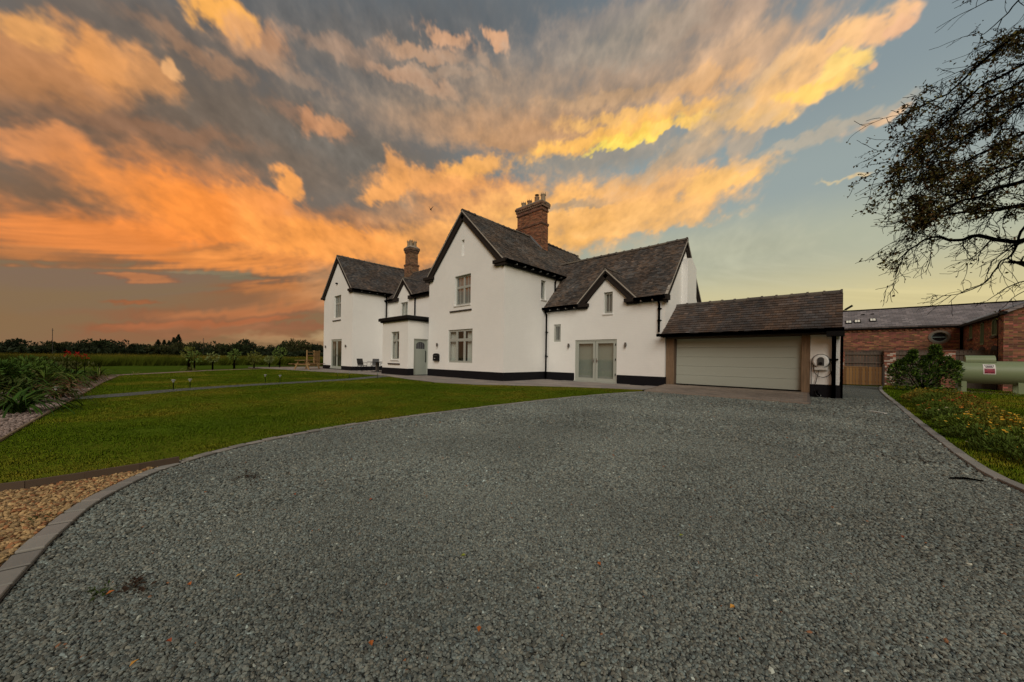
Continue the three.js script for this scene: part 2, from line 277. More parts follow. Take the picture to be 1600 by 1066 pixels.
// ---------------------------------------------------------------- roofs
const tileGeo = new THREE.BoxGeometry(0.157, 0.02, 0.2), tileGeoWide = new THREE.BoxGeometry(0.159, 0.03, 0.27);
const ridgeGeo = (() => {
  const a = new THREE.CylinderGeometry(0.115, 0.115, 0.45, 10, 1, true, -Math.PI / 2, Math.PI).rotateX(-Math.PI / 2);
  const b = new THREE.CylinderGeometry(0.135, 0.135, 0.06, 10, 1, true, -Math.PI / 2, Math.PI).rotateX(-Math.PI / 2).translate(0, 0.004, 0.2);
  const c = new THREE.RingGeometry(0.09, 0.135, 10, 1, 0, Math.PI).translate(0, 0.004, 0.23), d = c.clone().translate(0, 0, -0.06);
  return mergeRaw([a, b, c, d]);
})();
const roofSheets = [];
// a tiled slope between eave corners a, b and ridge corners c (over b), d (over a); tint is the tiles' base colour
function slope(roof, a, b, c, d, tint, o = {}) {
  const n = V().crossVectors(b.clone().sub(a), d.clone().sub(a)).normalize(), mats = [], cols = [], gauge = o.gauge || 0.112, L = d.clone().sub(a).length(), rows = Math.floor(L / gauge);
  const along = b.clone().sub(a).normalize(), down = a.clone().sub(d).normalize();
  const downPerp = V().crossVectors(along, n).normalize();
  for (let r = 0; r <= rows; r++) {
    const t = (r * gauge + 0.03) / L; if (t > 1) break;
    const p = a.clone().lerp(d, t), q = b.clone().lerp(c, t), w = q.clone().sub(p).length(), k = Math.max(1, Math.round(w / 0.165));
    for (let i = 0; i <= k; i++) {
      const s = (i + (r % 2 ? 0.5 : 0)) / k; if (s > 1.0001) continue;
      const at = p.clone().lerp(q, Math.min(1 - 0.4 / k, Math.max(0.4 / k, s)));
      if (o.skip && o.skip(at)) continue;
      const sag = (o.sag || 0) * (noise(at.x * 0.55 + at.z * 0.55, at.y * 0.7, 5.2) - 0.2);
      at.addScaledVector(n, 0.02 + sag + rnd(-0.003, 0.004) * (o.rough || 1));
      const m = new THREE.Matrix4().makeBasis(along, n, downPerp);
      m.multiply(new THREE.Matrix4().makeRotationX(-(o.lift || 0.09) + rnd(-0.025, 0.025) * (o.rough || 1))).multiply(new THREE.Matrix4().makeRotationY(rnd(-0.02, 0.02) * (o.rough || 1)));
      m.multiply(new THREE.Matrix4().makeScale(w / k / 0.165, 1, 1)).setPosition(at);
      mats.push(m);
      const patch = 1 + 0.55 * noise(at.x * 0.8 + at.z, at.y * 1.1 + at.z * 0.3, 2.2), v = patch * (o.even ? rnd(0.65, 1.3) : rnd(0.45, 1.5)) * (rng() < 0.04 ? 1.5 : 1), warm = rnd(-0.12, 0.12) + 0.2 * noise(at.x * 1.5, at.y * 1.5 + at.z, 9.1);
      cols.push(new THREE.Color().setRGB(tint[0] * v * (1 + warm), tint[1] * v, tint[2] * v * (1 - warm)));
    }
  }
  instances('roof_tile', o.geo || tileGeo, M.tile, mats, cols, roof);
  const lift = n.clone().multiplyScalar(-0.012), lower = n.clone().multiplyScalar(-0.09), P = [];
  const quad = (p, q, r, s) => { for (const v of [p, q, r, p, r, s]) P.push(v.x, v.y, v.z); };
  for (const piece of o.deck || [[a, b, c, d]]) {
    const top = piece.map(p => p.clone().add(lift)), bot = piece.map(p => p.clone().add(lower));
    quad(...top); quad(bot[3], bot[2], bot[1], bot[0]);
    for (let i = 0; i < 4; i++) { const j = (i + 1) % 4; quad(top[i], bot[i], bot[j], top[j]); }
  }
  const g = new THREE.BufferGeometry();
  g.setAttribute('position', new THREE.Float32BufferAttribute(P, 3)); g.computeVertexNormals();
  part('roof_deck', uvBox(g), M.underRoof, roof);
}
function ridge(roof, p, q, mat, sagAmt = 0) {
  const d = q.clone().sub(p), L = d.length(), k = Math.max(1, Math.round(L / 0.45)); d.normalize();
  const s = V().crossVectors(V(0, 1, 0), d).normalize(), u = V().crossVectors(d, s);
  for (let i = 0; i < k; i++) {
    const at = p.clone().addScaledVector(d, (i + 0.5) * L / k); at.y += rnd(-0.006, 0.006) + sagAmt * noise(at.x * 0.4, at.z * 0.4, 4.4);
    const m = part('ridge_tile', ridgeGeo, pick(mat), roof);
    m.matrixAutoUpdate = true; m.quaternion.setFromRotationMatrix(new THREE.Matrix4().makeBasis(s, u, d)); m.position.copy(at); m.scale.z = L / k / 0.45;
    m.rotation.z += rnd(-0.015, 0.015);
  }
}
const ridgeMats = [std(0.11, 0.09, 0.07, 0.9, { bumpMap: grain, bumpScale: 0.006 }), std(0.14, 0.115, 0.085, 0.9, { bumpMap: grain, bumpScale: 0.006 }), std(0.085, 0.07, 0.06, 0.9, { bumpMap: grain, bumpScale: 0.006 })];
// timber edge of a gable: pale mortar line, dark bargeboard below it; foot kneelers at its ends
function bargeboards(house, foot0, apex, foot1, out, opt = {}) {
  const deep = opt.deep || 0.26, off = out.clone().multiplyScalar(-0.03);
  for (const f of [foot0, foot1]) {
    if (!f) continue;
    const dir = apex.clone().sub(f).normalize(), nrm = V().crossVectors(dir, out).normalize(); if (nrm.y < 0) nrm.negate();
    const drop = d => nrm.clone().multiplyScalar(-d);
    const end = apex.clone().addScaledVector(dir, 0.02);
    part('verge_mortar', uvBox(bar(f.clone().add(drop(0.025)).add(off), end.clone().add(drop(0.025)).add(off), 0.1, 0.05, nrm)), M.verge, house);
    part('bargeboard', merge([bar(f.clone().add(drop(0.055 + deep / 2)).addScaledVector(out, -0.075), end.clone().add(drop(0.055 + deep / 2)).addScaledVector(out, -0.075), 0.09, deep, nrm), bar(f.clone().add(drop(0.095)).addScaledVector(out, -0.045), end.clone().add(drop(0.095)).addScaledVector(out, -0.045), 0.07, 0.08, nrm)]), M.board, house);
  }
}
function brickBox(parent, x0, x1, y0, y1, z0, z1, tint, opt = {}) {   // every brick of a plain brick block, proud of its mortar
  part('mortar_core', uvBox(box(x0 + 0.006, x1 - 0.006, y0, y1 - 0.002, z0 + 0.006, z1 - 0.006)), M.mortar, parent);
  const mats = [], cols = [], ch = 0.075, rows = Math.round((y1 - y0) / ch), h = (y1 - y0) / rows;
  const g = opt.geo || (opt.geo = new THREE.BoxGeometry(1, 1, 1));
  for (let r = 0; r < rows; r++) {
    const y = y0 + (r + 0.5) * h;
    const run = (len, place) => { const k = Math.max(1, Math.round(len / 0.225)), w = len / k, odd = r % 2; for (let i = 0; i < k + odd; i++) { let a = (i - odd * 0.5) * w, b = a + w; a = Math.max(0, a); b = Math.min(len, b); if (b - a > 0.03) place((a + b) / 2, b - a - 0.012); } };
    const add = (x, z, sx, sz) => {
      mats.push(new THREE.Matrix4().compose(V(x, y, z), new THREE.Quaternion(), V(sx, h - 0.012, sz)));
      const pale = opt.pale && rng() < opt.pale, v = rnd(0.55, 1.35) * (rng() < 0.12 ? 0.5 : 1), w = rnd(-0.15, 0.15);
      cols.push(pale ? new THREE.Color().setRGB(0.5, 0.4, 0.33) : new THREE.Color().setRGB(tint[0] * v, tint[1] * v * (1 + w), tint[2] * v * (1 + w)));
    };
    run(x1 - x0, (c, w) => { add(x0 + c, z1 - 0.05, w, 0.1 + rnd(0, 0.006)); if (!opt.frontOnly) add(x0 + c, z0 + 0.05, w, 0.1); });
    run(z1 - z0 - 0.02, (c, w) => { add(x1 - 0.05, z0 + 0.01 + c, 0.102, w); add(x0 + 0.05, z0 + 0.01 + c, 0.102, w); });
  }
  instances('brick', g, M.brick, mats, cols, parent);
}
// ---------------------------------------------------------------- windows
// origin at the middle of the opening's foot on the wall face, looking to +z; returns the opening's outline too
function makeWindow(house, pos, ry, w, h, o = {}) {
  const g = group('window', house, pos, ry), f = o.mat || M.frame, z = -(o.inset || 0.09), t = o.bar || 0.055, out = [], cols = o.cols || 1, rows = o.rows || [1];
  const x0 = -w / 2, x1 = w / 2;
  out.push(box(x0, x0 + t, 0, h, z - 0.06, z), box(x1 - t, x1, 0, h, z - 0.06, z), box(x0 + t, x1 - t, 0, t, z - 0.06, z), box(x0 + t, x1 - t, h - t, h, z - 0.06, z));
  const iw = w - 2 * t, ih = h - 2 * t; let ys = [t], acc = 0; rows.forEach(r => { acc += r; ys.push(t + ih * acc); });
  for (let r = 1; r < rows.length; r++) out.push(box(x0 + t, x1 - t, ys[r] - t * 0.55, ys[r] + t * 0.55, z - 0.06, z + 0.012));
  for (let c = 1; c < cols; c++) { const x = x0 + t + iw * c / cols; out.push(box(x - t * 0.5, x + t * 0.5, t, h - t, z - 0.055, z + 0.004)); }
  // casements inside each light
  const s = o.sash === undefined ? 0.035 : o.sash;
  for (let r = 0; r < rows.length; r++) for (let c = 0; c < cols; c++) {
    const a = x0 + t + iw * c / cols + (c ? t * 0.5 : 0), b = x0 + t + iw * (c + 1) / cols - (c < cols - 1 ? t * 0.5 : 0), y0 = ys[r] + (r ? t * 0.55 : 0), y1 = ys[r + 1] - (r < rows.length - 1 ? t * 0.55 : 0);
    if (s) out.push(box(a, a + s, y0, y1, z - 0.03, z + 0.008), box(b - s, b, y0, y1, z - 0.03, z + 0.008), box(a + s, b - s, y0, y0 + s, z - 0.03, z + 0.008), box(a + s, b - s, y1 - s, y1, z - 0.03, z + 0.008));
    if (o.glazing) out.push(box((a + b) / 2 - 0.009, (a + b) / 2 + 0.009, y0 + s, y1 - s, z - 0.03, z - 0.006));
    const pg = new THREE.PlaneGeometry(b - a - 2 * s, y1 - y0 - 2 * s).translate((a + b) / 2, (y0 + y1) / 2, z - 0.022);
    part('pane', pg, o.glass || M.glass, g);
  }
  part('frame', merge(out), f, g);
  if (o.sill) part('sill', merge([bar(V(x0 - 0.03, -0.03, -0.02), V(x1 + 0.03, -0.03, -0.02), 0.14, 0.06, V(0, 1, 0.35).normalize())]), M.sill, g);
  if (o.drip) part('drip_tile', rbox(x0 + o.drip[0], x1 + o.drip[1], -o.drip[2], -o.drip[2] + 0.07, 0.002, 0.07, 0.012), M.darkSill, g);
  if (o.curtain) {
    for (const side of o.curtain) {
      const a = side[0] * w, b = side[1] * w, n = 26, P = new THREE.PlaneGeometry(b - a, h - 0.05, n, 1).translate((a + b) / 2, h / 2, 0), q = P.attributes.position;
      for (let i = 0; i < q.count; i++) q.setZ(i, -0.24 + 0.028 * Math.sin(q.getX(i) * 70 + side[0] * 9) + 0.012 * Math.sin(q.getX(i) * 31));
      P.computeVertexNormals(); part('curtain', P, M.curtain, g);
    }
  }
  if (o.pane_backing) part('pane_backing', new THREE.PlaneGeometry(w - 0.1, h * o.pane_backing).translate(0, h - h * o.pane_backing / 2, -0.2), M.pane_backing, g);  // grey sheet behind the glass, put in to grey the panes
  return g;
}
// ---------------------------------------------------------------- the white house
const FRONT = -12.05, XM0 = -18.1, XM1 = -11.82, RX = -14.93, MBACK = -23.1;
const WF = -15.28, WX1 = -5.46, WBACK = -20.2, WRZ = -17.74;
const LF = -11.23, LX0 = -32.85, LX1 = -27.0, LRX = -29.8, LBACK = -20;
const KF = -14.0;
const house = thing('white_house', 'white painted two storey farmhouse with dark tiled gables and black plinth', 'house', [0, 0, 0]);
const opening = (x0, x1, y0, y1) => rect(x0, x1, y0, y1);
{
  // main gabled block
  const gable = [[XM0, 0.4], [XM1, 0.4], [XM1, 5.78], [RX, 8.92], [XM0, 5.78]];
  parts('wall', [
    wallZ(gable, [opening(-15.65, -14.29, 4.0, 5.6), opening(-16.17, -14.09, 0.87, 2.68), opening(-15.1, -14.86, 6.65, 7.5)], FRONT),
    wallX([[-FRONT + 0.3, 0.4], [-MBACK - 0.3, 0.4], [-MBACK - 0.3, 5.78], [-FRONT + 0.3, 5.78]], [opening(14.87, 15.3, 4.36, 5.38)], XM1),
    wallX([[-FRONT + 0.3, 0.4], [-MBACK - 0.3, 0.4], [-MBACK - 0.3, 5.78], [-FRONT + 0.3, 5.78]], [], XM0 + 0.3),
    wallZ(gable, [], MBACK + 0.3),
  ], M.wall, house);
  part('blind_slot', merge([box(-15.09, -14.87, 6.66, 7.49, FRONT - 0.2, FRONT - 0.13)]), M.wall, house);
  parts('plinth', [box(XM0 - 0.03, XM1 + 0.035, 0, 0.46, FRONT - 0.33, FRONT + 0.035), box(XM1 - 0.3, XM1 + 0.034, 0, 0.459, -22.9, FRONT - 0.33)], M.plinth, house);
  makeWindow(house, [-14.97, 4.0, FRONT], 0, 1.36, 1.6, { cols: 2, rows: [0.62, 0.38], glazing: true, inset: 0.13, pane_backing: 1, sill: true, drip: [-0.36, 0.12, 0.35] });
  makeWindow(house, [-15.13, 0.87, FRONT], 0, 2.08, 1.81, { cols: 3, rows: [0.7, 0.3], inset: 0.06, bar: 0.075, curtain: [[-0.48, -0.18], [0.18, 0.48]], glazing: false, sill: false });
  makeWindow(house, [XM1, 4.36, -15.085], Math.PI / 2, 0.43, 1.02, { inset: 0.1, sill: true, bar: 0.06 });
  // right-hand wing with the french doors
  const wg = [[-WF, 0.4], [-WBACK, 0.4], [-WBACK, 3.85], [-WRZ, 6.7], [-WF, 3.85]];
  parts('wall', [
    wallZ([[XM1 + 0.001, 0.4], [-9.92, 0.4], [-9.92, 0.03], [-7.61, 0.03], [-7.61, 0.4], [WX1 - 0.3, 0.4], [WX1 - 0.3, 3.86], [-7.02, 3.86], [-8.2, 5.12], [-9.3, 3.86], [XM1 + 0.001, 3.86]], [opening(-9.9, -7.63, 0.05, 2.12), opening(-11.24, -10.79, 2.06, 2.98), opening(-8.33, -7.87, 3.34, 4.35)], WF),
    wallX(wg, [], WX1),
    wallZ([[XM1, 0.4], [WX1 - 0.3, 0.4], [WX1 - 0.3, 3.86], [XM1, 3.86]], [], WBACK + 0.3),
  ], M.wall, house);
  parts('plinth', [box(XM1 + 0.04, -9.93, 0, 0.455, WF - 0.3, WF + 0.035), box(-7.6, WX1 + 0.035, 0, 0.456, WF - 0.3, WF + 0.036)], M.plinth, house);
  part('flue_breast', merge([slabWall([[17.3, 0.4], [18.62, 0.4], [18.62, 5.6], [17.9, 6.0], [17.3, 5.86]], [], 0.26).rotateY(Math.PI / 2).translate(WX1 - 0.001, 0, 0)]), M.wall, house);
  makeWindow(house, [-11.015, 2.06, WF], 0, 0.45, 0.92, { inset: 0.05, bar: 0.07, glazing: true });
  makeWindow(house, [-8.1, 3.34, WF], 0, 0.46, 1.01, { inset: 0.1, bar: 0.06, glazing: true, sill: true, pane_backing: 1 });
  // upright dormer gables and the set-back middle range
  parts('wall', [
    wallZ([[LX1, 0.4], [XM0, 0.4], [XM0, 5.55], [-23.25, 5.55], [-24.4, 6.85], [-25.55, 5.55], [LX1, 5.55]], [opening(-24.85, -23.85, 4.15, 5.3)], KF),
    wallZ([[LX1, 0.4], [XM0, 0.4], [XM0, 5.55], [LX1, 5.55]], [], -19.3),
  ], M.wall, house);
  makeWindow(house, [-24.35, 4.15, KF], 0, 1.0, 1.15, { cols: 2, inset: 0.1, mat: M.frame, curtain: [[-0.48, 0.48]] });
  // left gabled block
  const lg = [[LX0, 0.3], [-31.2, 0.3], [-31.2, 0.1], [-28.92, 0.1], [-28.92, 0.3], [LX1, 0.3], [LX1, 6.2], [LRX, 9.1], [LX0, 6.2]];
  parts('wall', [
    wallZ(lg, [opening(-30.6, -29.2, 4.24, 6.03), opening(-31.17, -28.95, 0.16, 2.5), opening(-30.2, -29.95, 6.9, 7.05)].slice(0, 2), LF),
    wallX([[-LF + 0.3, 0.3], [-LBACK - 0.3, 0.3], [-LBACK - 0.3, 6.2], [-LF + 0.3, 6.2]], [], LX1),
    wallX([[-LF + 0.3, 0.3], [-LBACK - 0.3, 0.3], [-LBACK - 0.3, 6.2], [-LF + 0.3, 6.2]], [], LX0 + 0.3),
    wallZ(lg, [], LBACK + 0.3),
  ], M.wall, house);
  parts('plinth', [box(LX0 - 0.03, -31.2, 0, 0.36, LF - 0.32, LF + 0.035), box(-28.92, LX1 + 0.035, 0, 0.361, LF - 0.32, LF + 0.034), box(LX1 - 0.3, LX1 + 0.033, 0, 0.359, KF, LF - 0.32)], M.plinth, house);
  makeWindow(house, [-29.9, 4.24, LF], 0, 1.4, 1.79, { cols: 2, rows: [0.66, 0.34], inset: 0.12, glazing: true, pane_backing: 1, drip: [-0.2, 0.05, 0.26] });
  part('bird_box', merge([box(-30.12, -29.88, 6.98, 7.06, LF, LF + 0.12)]), M.board, house);
  // porch with a flat black cornice
  const PF = -10.92, PX0 = -21.6, PX1 = -18.53;
  parts('wall', [
    wallZ([[PX0, 0.4], [PX1, 0.4], [PX1, 3.4], [PX0, 3.4]], [opening(-20.5, -19.53, 0.98, 2.68)], PF),
    wallX([[-PF + 0.3, 0.4], [11.3, 0.4], [11.3, 0.05], [12.33, 0.05], [12.33, 0.4], [-KF, 0.4], [-KF, 3.4], [-PF + 0.3, 3.4]], [opening(11.32, 12.31, 0.09, 2.24)], PX1),
    wallX([[-PF + 0.3, 0.4], [-KF, 0.4], [-KF, 3.4], [-PF + 0.3, 3.4]], [], PX0 + 0.3),
  ], M.wall, house);
  parts('plinth', [box(PX0 - 0.03, PX1 + 0.035, 0, 0.46, PF - 0.31, PF + 0.035), box(PX1 - 0.29, PX1 + 0.034, 0, 0.459, -11.3, PF - 0.31), box(PX1 - 0.28, PX1 + 0.033, 0, 0.459, KF, -12.33)], M.plinth, house);
  makeWindow(house, [-20.015, 0.98, PF], 0, 0.97, 1.7, { cols: 2, rows: [0.7, 0.3], inset: 0.1, curtain: [[-0.48, -0.25], [0.25, 0.48]], sill: true, drip: [-0.3, 0.15, 0.3] });
  part('cornice', merge([box(PX0 - 0.22, PX1 + 0.2, 3.38, 3.56, KF + 0.02, PF + 0.2), box(PX0 - 0.12, PX1 + 0.11, 3.29, 3.38, KF + 0.02, PF + 0.11)]), M.black, house);
  part('flat_roof', merge([box(PX0 - 0.15, PX1 + 0.13, 3.56, 3.59, KF + 0.02, PF + 0.13)]), M.lead, house);
  // front door
  const d = group('front_door', house, [PX1, 0.09, -11.815], Math.PI / 2);
  part('door_frame', merge([box(-0.495, -0.435, 0, 2.15, -0.14, -0.04), box(0.435, 0.495, 0, 2.15, -0.14, -0.04), box(-0.435, 0.435, 2.09, 2.15, -0.14, -0.04)]), M.frameGreen, d);
  const arch = []; for (let i = 0; i <= 12; i++) { const a = Math.PI * i / 12; arch.push([0.3 * Math.cos(a), 1.78 + 0.19 * Math.sin(a)]); } arch.push([-0.3, 1.55], [0.3, 1.55]);
  part('door_leaf', merge([slabWall(rect(-0.435, 0.435, 0.0, 2.09), [arch], 0.05).translate(0, 0, -0.13)]), M.doorGreen, d);
  part('fanlight', new THREE.ShapeGeometry(polyShape(arch)).translate(0, 0, -0.1), std(0.06, 0.06, 0.065, 0.15), d);
  for (const x of [-0.15, 0, 0.15]) part('glazing_bar', uvBox(box(x - 0.008, x + 0.008, 1.55, 1.93, -0.099, -0.085)), M.lead, d);
  part('pull_handle', merge([box(0.33, 0.36, 0.75, 1.45, -0.06, -0.03), box(0.33, 0.36, 0.8, 0.83, -0.08, -0.06), box(0.33, 0.36, 1.38, 1.41, -0.08, -0.06)]), M.black, d);
  part('threshold', merge([box(-0.5, 0.5, -0.09, 0, -0.2, 0.06)]), M.black, d);
  // glazed doors
  function glazedDoors(x, y, z, w, h, o) {
    const g = group('french_door', house, [x, y, z]), t = 0.07;
    part('door_frame', merge([box(-w / 2, -w / 2 + t, 0, h, -0.12, -0.03), box(w / 2 - t, w / 2, 0, h, -0.12, -0.03), box(-w / 2 + t, w / 2 - t, h - t, h, -0.12, -0.03), box(-w / 2 - 0.04, w / 2 + 0.04, -0.05, 0.03, -0.12, 0.05)]), o.mat, g);
    for (const s of [-1, 1]) {
      const a = s < 0 ? -w / 2 + t : 0.012, b = s < 0 ? -0.012 : w / 2 - t, st = o.stile, leaf = [box(a, a + st, 0.035, h - t, -0.1, -0.045), box(b - st, b, 0.035, h - t, -0.1, -0.045), box(a + st, b - st, 0.035, 0.035 + st * 1.3, -0.1, -0.045), box(a + st, b - st, h - t - st, h - t, -0.1, -0.045)];
      const l = part('door_leaf', merge(leaf), o.mat, g);
      part('pane', new THREE.PlaneGeometry(b - a - 2 * st, h - t - 0.035 - 2.3 * st).translate((a + b) / 2, 0.035 + st * 1.3 + (h - t - 0.035 - 2.3 * st) / 2, -0.07), o.glass, l);
      const hx = s < 0 ? -0.07 : 0.07;
      part('handle', merge([box(hx - 0.018, hx + 0.018, 0.93, 1.15, -0.045, -0.03), box(Math.min(hx, hx + s * 0.12), Math.max(hx, hx + s * 0.12), 1.03, 1.055, -0.03, 0.0)]), M.steel, l);
    }
    if (o.hinges) for (const hy of [0.35, 1.05, 1.75]) part('hinge', uvBox(box(w / 2 - t - 0.015, w / 2 - t + 0.02, hy, hy + 0.1, -0.03, -0.012)), M.black, g);
    if (o.back) part('pane_backing', new THREE.PlaneGeometry(w - 0.1, h - 0.05).translate(0, h / 2, -0.22), o.back, g);  // added grey sheet, its tone stands in for reflections in the glass
  }
  const coated = new THREE.MeshPhysicalMaterial({ color: new THREE.Color().setRGB(0.9, 0.93, 0.9), roughness: 0.03, transmission: 1, thickness: 0, ior: 2.3 });
  glazedDoors(-8.765, 0.06, WF, 2.27, 2.06, { mat: M.frameGreen, stile: 0.115, glass: coated, hinges: true, back: std(0.3, 0.315, 0.285, 0.9) });
  glazedDoors(-30.06, 0.16, LF, 2.22, 2.34, { mat: M.frameGreen, stile: 0.09, glass: coated });
}
// roofs
const tintOld = [0.082, 0.062, 0.049], tintLeft = [0.076, 0.059, 0.049], tintGarage = [0.088, 0.064, 0.052];
{
  const r = group('main_roof', house), ov = 0.15, e = 0.17;
  const f = FRONT + ov, b = MBACK - 0.1;
  const inWing = p => p.z < WF - 0.05 && p.z > WBACK && p.y < 3.9 + (Math.min(p.z - WBACK, WF - p.z)) * 1.1;
  slope(r, V(XM1 + e, 5.8, f), V(XM1 + e, 5.8, b), V(RX, 9.04, b), V(RX, 9.04, f), tintOld, { sag: 0.05, rough: 1.7, skip: inWing });
  slope(r, V(XM0 - e, 5.8, b), V(XM0 - e, 5.8, f), V(RX, 9.04, f), V(RX, 9.04, b), tintOld, { sag: 0.05 });
  ridge(r, V(RX, 9.01, f), V(RX, 9.0, b), ridgeMats, 0.05);
  bargeboards(house, V(XM0 - e, 5.78, f), V(RX, 9.04, f), V(XM1 + e + 0.02, 5.78, f), V(0, 0, 1), { deep: 0.3 });
  // kneelers at the gable's feet, fascia, soffit blocks and gutter along the side
  part('kneeler', merge([box(XM1 - 0.66, XM1 + 0.22, 5.74, 5.9, FRONT - 0.02, f + 0.03), box(XM1 - 0.56, XM1 + 0.16, 5.62, 5.74, FRONT - 0.01, f - 0.02)]), M.board, house); part('kneeler', merge([box(XM0 - 0.42, XM0 + 0.5, 5.74, 5.9, FRONT - 0.02, f + 0.03), box(XM0 - 0.3, XM0 + 0.42, 5.62, 5.74, FRONT - 0.01, f - 0.02)]), M.board, house); 
  const fas = [box(XM1 - 0.02, XM1 + 0.1, 5.6, 5.82, -23, FRONT - 0.02), box(XM1 + 0.1, XM1 + 0.15, 5.66, 5.84, -23, FRONT + 0.12)];
  part('fascia', merge(fas), M.black, house);
  part('gutter', rod(V(XM1 + 0.24, 5.8, -16.9), V(XM1 + 0.24, 5.8, f + 0.02), 0.075, 10), M.black, house);
  for (let z = -12.6; z > -16.7; z -= 0.62) part('gutter_bracket', uvBox(box(XM1 + 0.15, XM1 + 0.32, 5.68, 5.73, z - 0.02, z + 0.02)), M.steel, house);
  part('downpipe', mergeRaw([limb([V(XM1 + 0.24, 5.75, -16.05), V(XM1 + 0.2, 5.6, -16.05), V(XM1 + 0.06, 5.45, -16.05), V(XM1 + 0.06, 4.2, -16.05)], [0.045, 0.045, 0.045, 0.045], 8)]), M.black, house);
}
{
  const r = group('wing_roof', house), e = 0.2, x0 = -12.72, x1 = WX1 + 0.1, ze = WF + e, ye = 3.84, yr = 6.86;
  const W3 = (x, y) => V(x, y, lerp(ze, WRZ, (y - ye) / (yr - ye)));
  const behindMain = p => p.x < XM1 + 0.05 && p.y < 5.72;
  const underDormer = p => p.y < 5.4 && Math.abs(p.x + 8.2) < (5.42 - p.y) * 1.0 - 0.12;
  slope(r, V(x0, ye, ze), V(x1, ye, ze), V(x1, yr, WRZ), V(x0, yr, WRZ), tintOld, { sag: 0.05, rough: 1.7, skip: p => behindMain(p) || underDormer(p), deck: [[W3(x0, ye), W3(-9.62, ye), W3(-9.62, yr), W3(x0, yr)], [W3(-6.78, ye), W3(x1, ye), W3(x1, yr), W3(-6.78, yr)], [W3(-9.62, ye), W3(-8.2, 5.4), W3(-8.2, yr), W3(-9.62, yr)], [W3(-8.2, 5.4), W3(-6.78, ye), W3(-6.78, yr), W3(-8.2, yr)]] });
  slope(r, V(x1, ye, WBACK - e), V(x0, ye, WBACK - e), V(x0, yr, WRZ), V(x1, yr, WRZ), tintOld, { rough: 1.5 });
  ridge(r, V(-12.5, yr - 0.03, WRZ), V(x1, yr - 0.03, WRZ), ridgeMats, 0.04);
  bargeboards(house, V(x1, ye + 0.02, ze), V(x1, yr, WRZ), V(x1, ye, WBACK - e), V(1, 0, 0), { deep: 0.24 });
  part('kneeler', merge([box(WX1 - 0.02, WX1 + 0.16, 3.7, 3.92, WF - 0.12, ze + 0.06), box(WX1 - 0.02, WX1 + 0.1, 3.6, 3.7, WF - 0.06, ze)]), M.board, house); 
  parts('fascia', [box(XM1 + 0.05, -9.2, 3.66, 3.86, WF - 0.02, WF + 0.12), box(-7.14, WX1 + 0.1, 3.68, 3.88, WF - 0.02, WF + 0.12)], M.black, house);
  parts('gutter', [rod(V(XM1 - 0.2, 3.83, ze + 0.08), V(-9.62, 3.83, ze + 0.08), 0.07, 10), rod(V(-6.72, 3.83, ze + 0.08), V(WX1 + 0.08, 3.83, ze + 0.08), 0.07, 10)], M.black, house);
  for (const x of [-11.3, -10.8, -10.3, -9.8, -6.4, -5.9]) part('gutter_bracket', uvBox(box(x - 0.02, x + 0.02, 3.7, 3.75, WF + 0.1, ze + 0.12)), M.steel, house);
  const pipe = (x, y0, y1, z) => { part('downpipe', mergeRaw([limb([V(x, y1, ze + 0.06), V(x, y1 - 0.12, ze), V(x, y1 - 0.28, z), V(x, y0, z)], [0.045, 0.045, 0.045, 0.045], 10), ...[0.34, 0.68].map(t => rod(V(x, lerp(y0, y1, t) - 0.03, z), V(x, lerp(y0, y1, t) + 0.03, z), 0.058, 10)), ...[0.34, 0.68].map(t => box(x - 0.09, x + 0.09, lerp(y0, y1, t) - 0.02, lerp(y0, y1, t) + 0.02, z - 0.06, z - 0.03))]), M.black, house); };
  pipe(-11.68, 0.0, 3.8, WF + 0.085); pipe(-5.69, 2.36, 3.82, WF + 0.07);
  // dormer gable over the french doors
  const dr = group('dormer_roof', house), zf = WF + 0.14, ay = 5.44, hx = 1.6, by = 3.86, zb = -16.62;
  slope(dr, V(-8.2 + hx, by, zf), V(-8.2 + hx, by, -15.2), V(-8.2, ay, zb), V(-8.2, ay, zf), tintOld, { rough: 1.4 });
  slope(dr, V(-8.2 - hx, by, -15.2), V(-8.2 - hx, by, zf), V(-8.2, ay, zf), V(-8.2, ay, zb), tintOld, { rough: 1.4 });
  ridge(dr, V(-8.2, ay - 0.03, zb), V(-8.2, ay - 0.03, zf), ridgeMats);
  bargeboards(house, V(-8.2 - hx, by + 0.02, zf), V(-8.2, ay, zf), V(-8.2 + hx, by + 0.02, zf), V(0, 0, 1), { deep: 0.27 });
  part('kneeler', merge([box(-9.72, -9.12, 3.74, 3.9, WF - 0.01, zf + 0.04), box(-9.72, -9.2, 3.64, 3.74, WF - 0.01, zf - 0.03)]), M.board, house); part('kneeler', merge([box(-7.24, -6.6, 3.76, 3.92, WF - 0.01, zf + 0.04), box(-7.14, -6.6, 3.66, 3.76, WF - 0.01, zf - 0.03)]), M.board, house); 
}
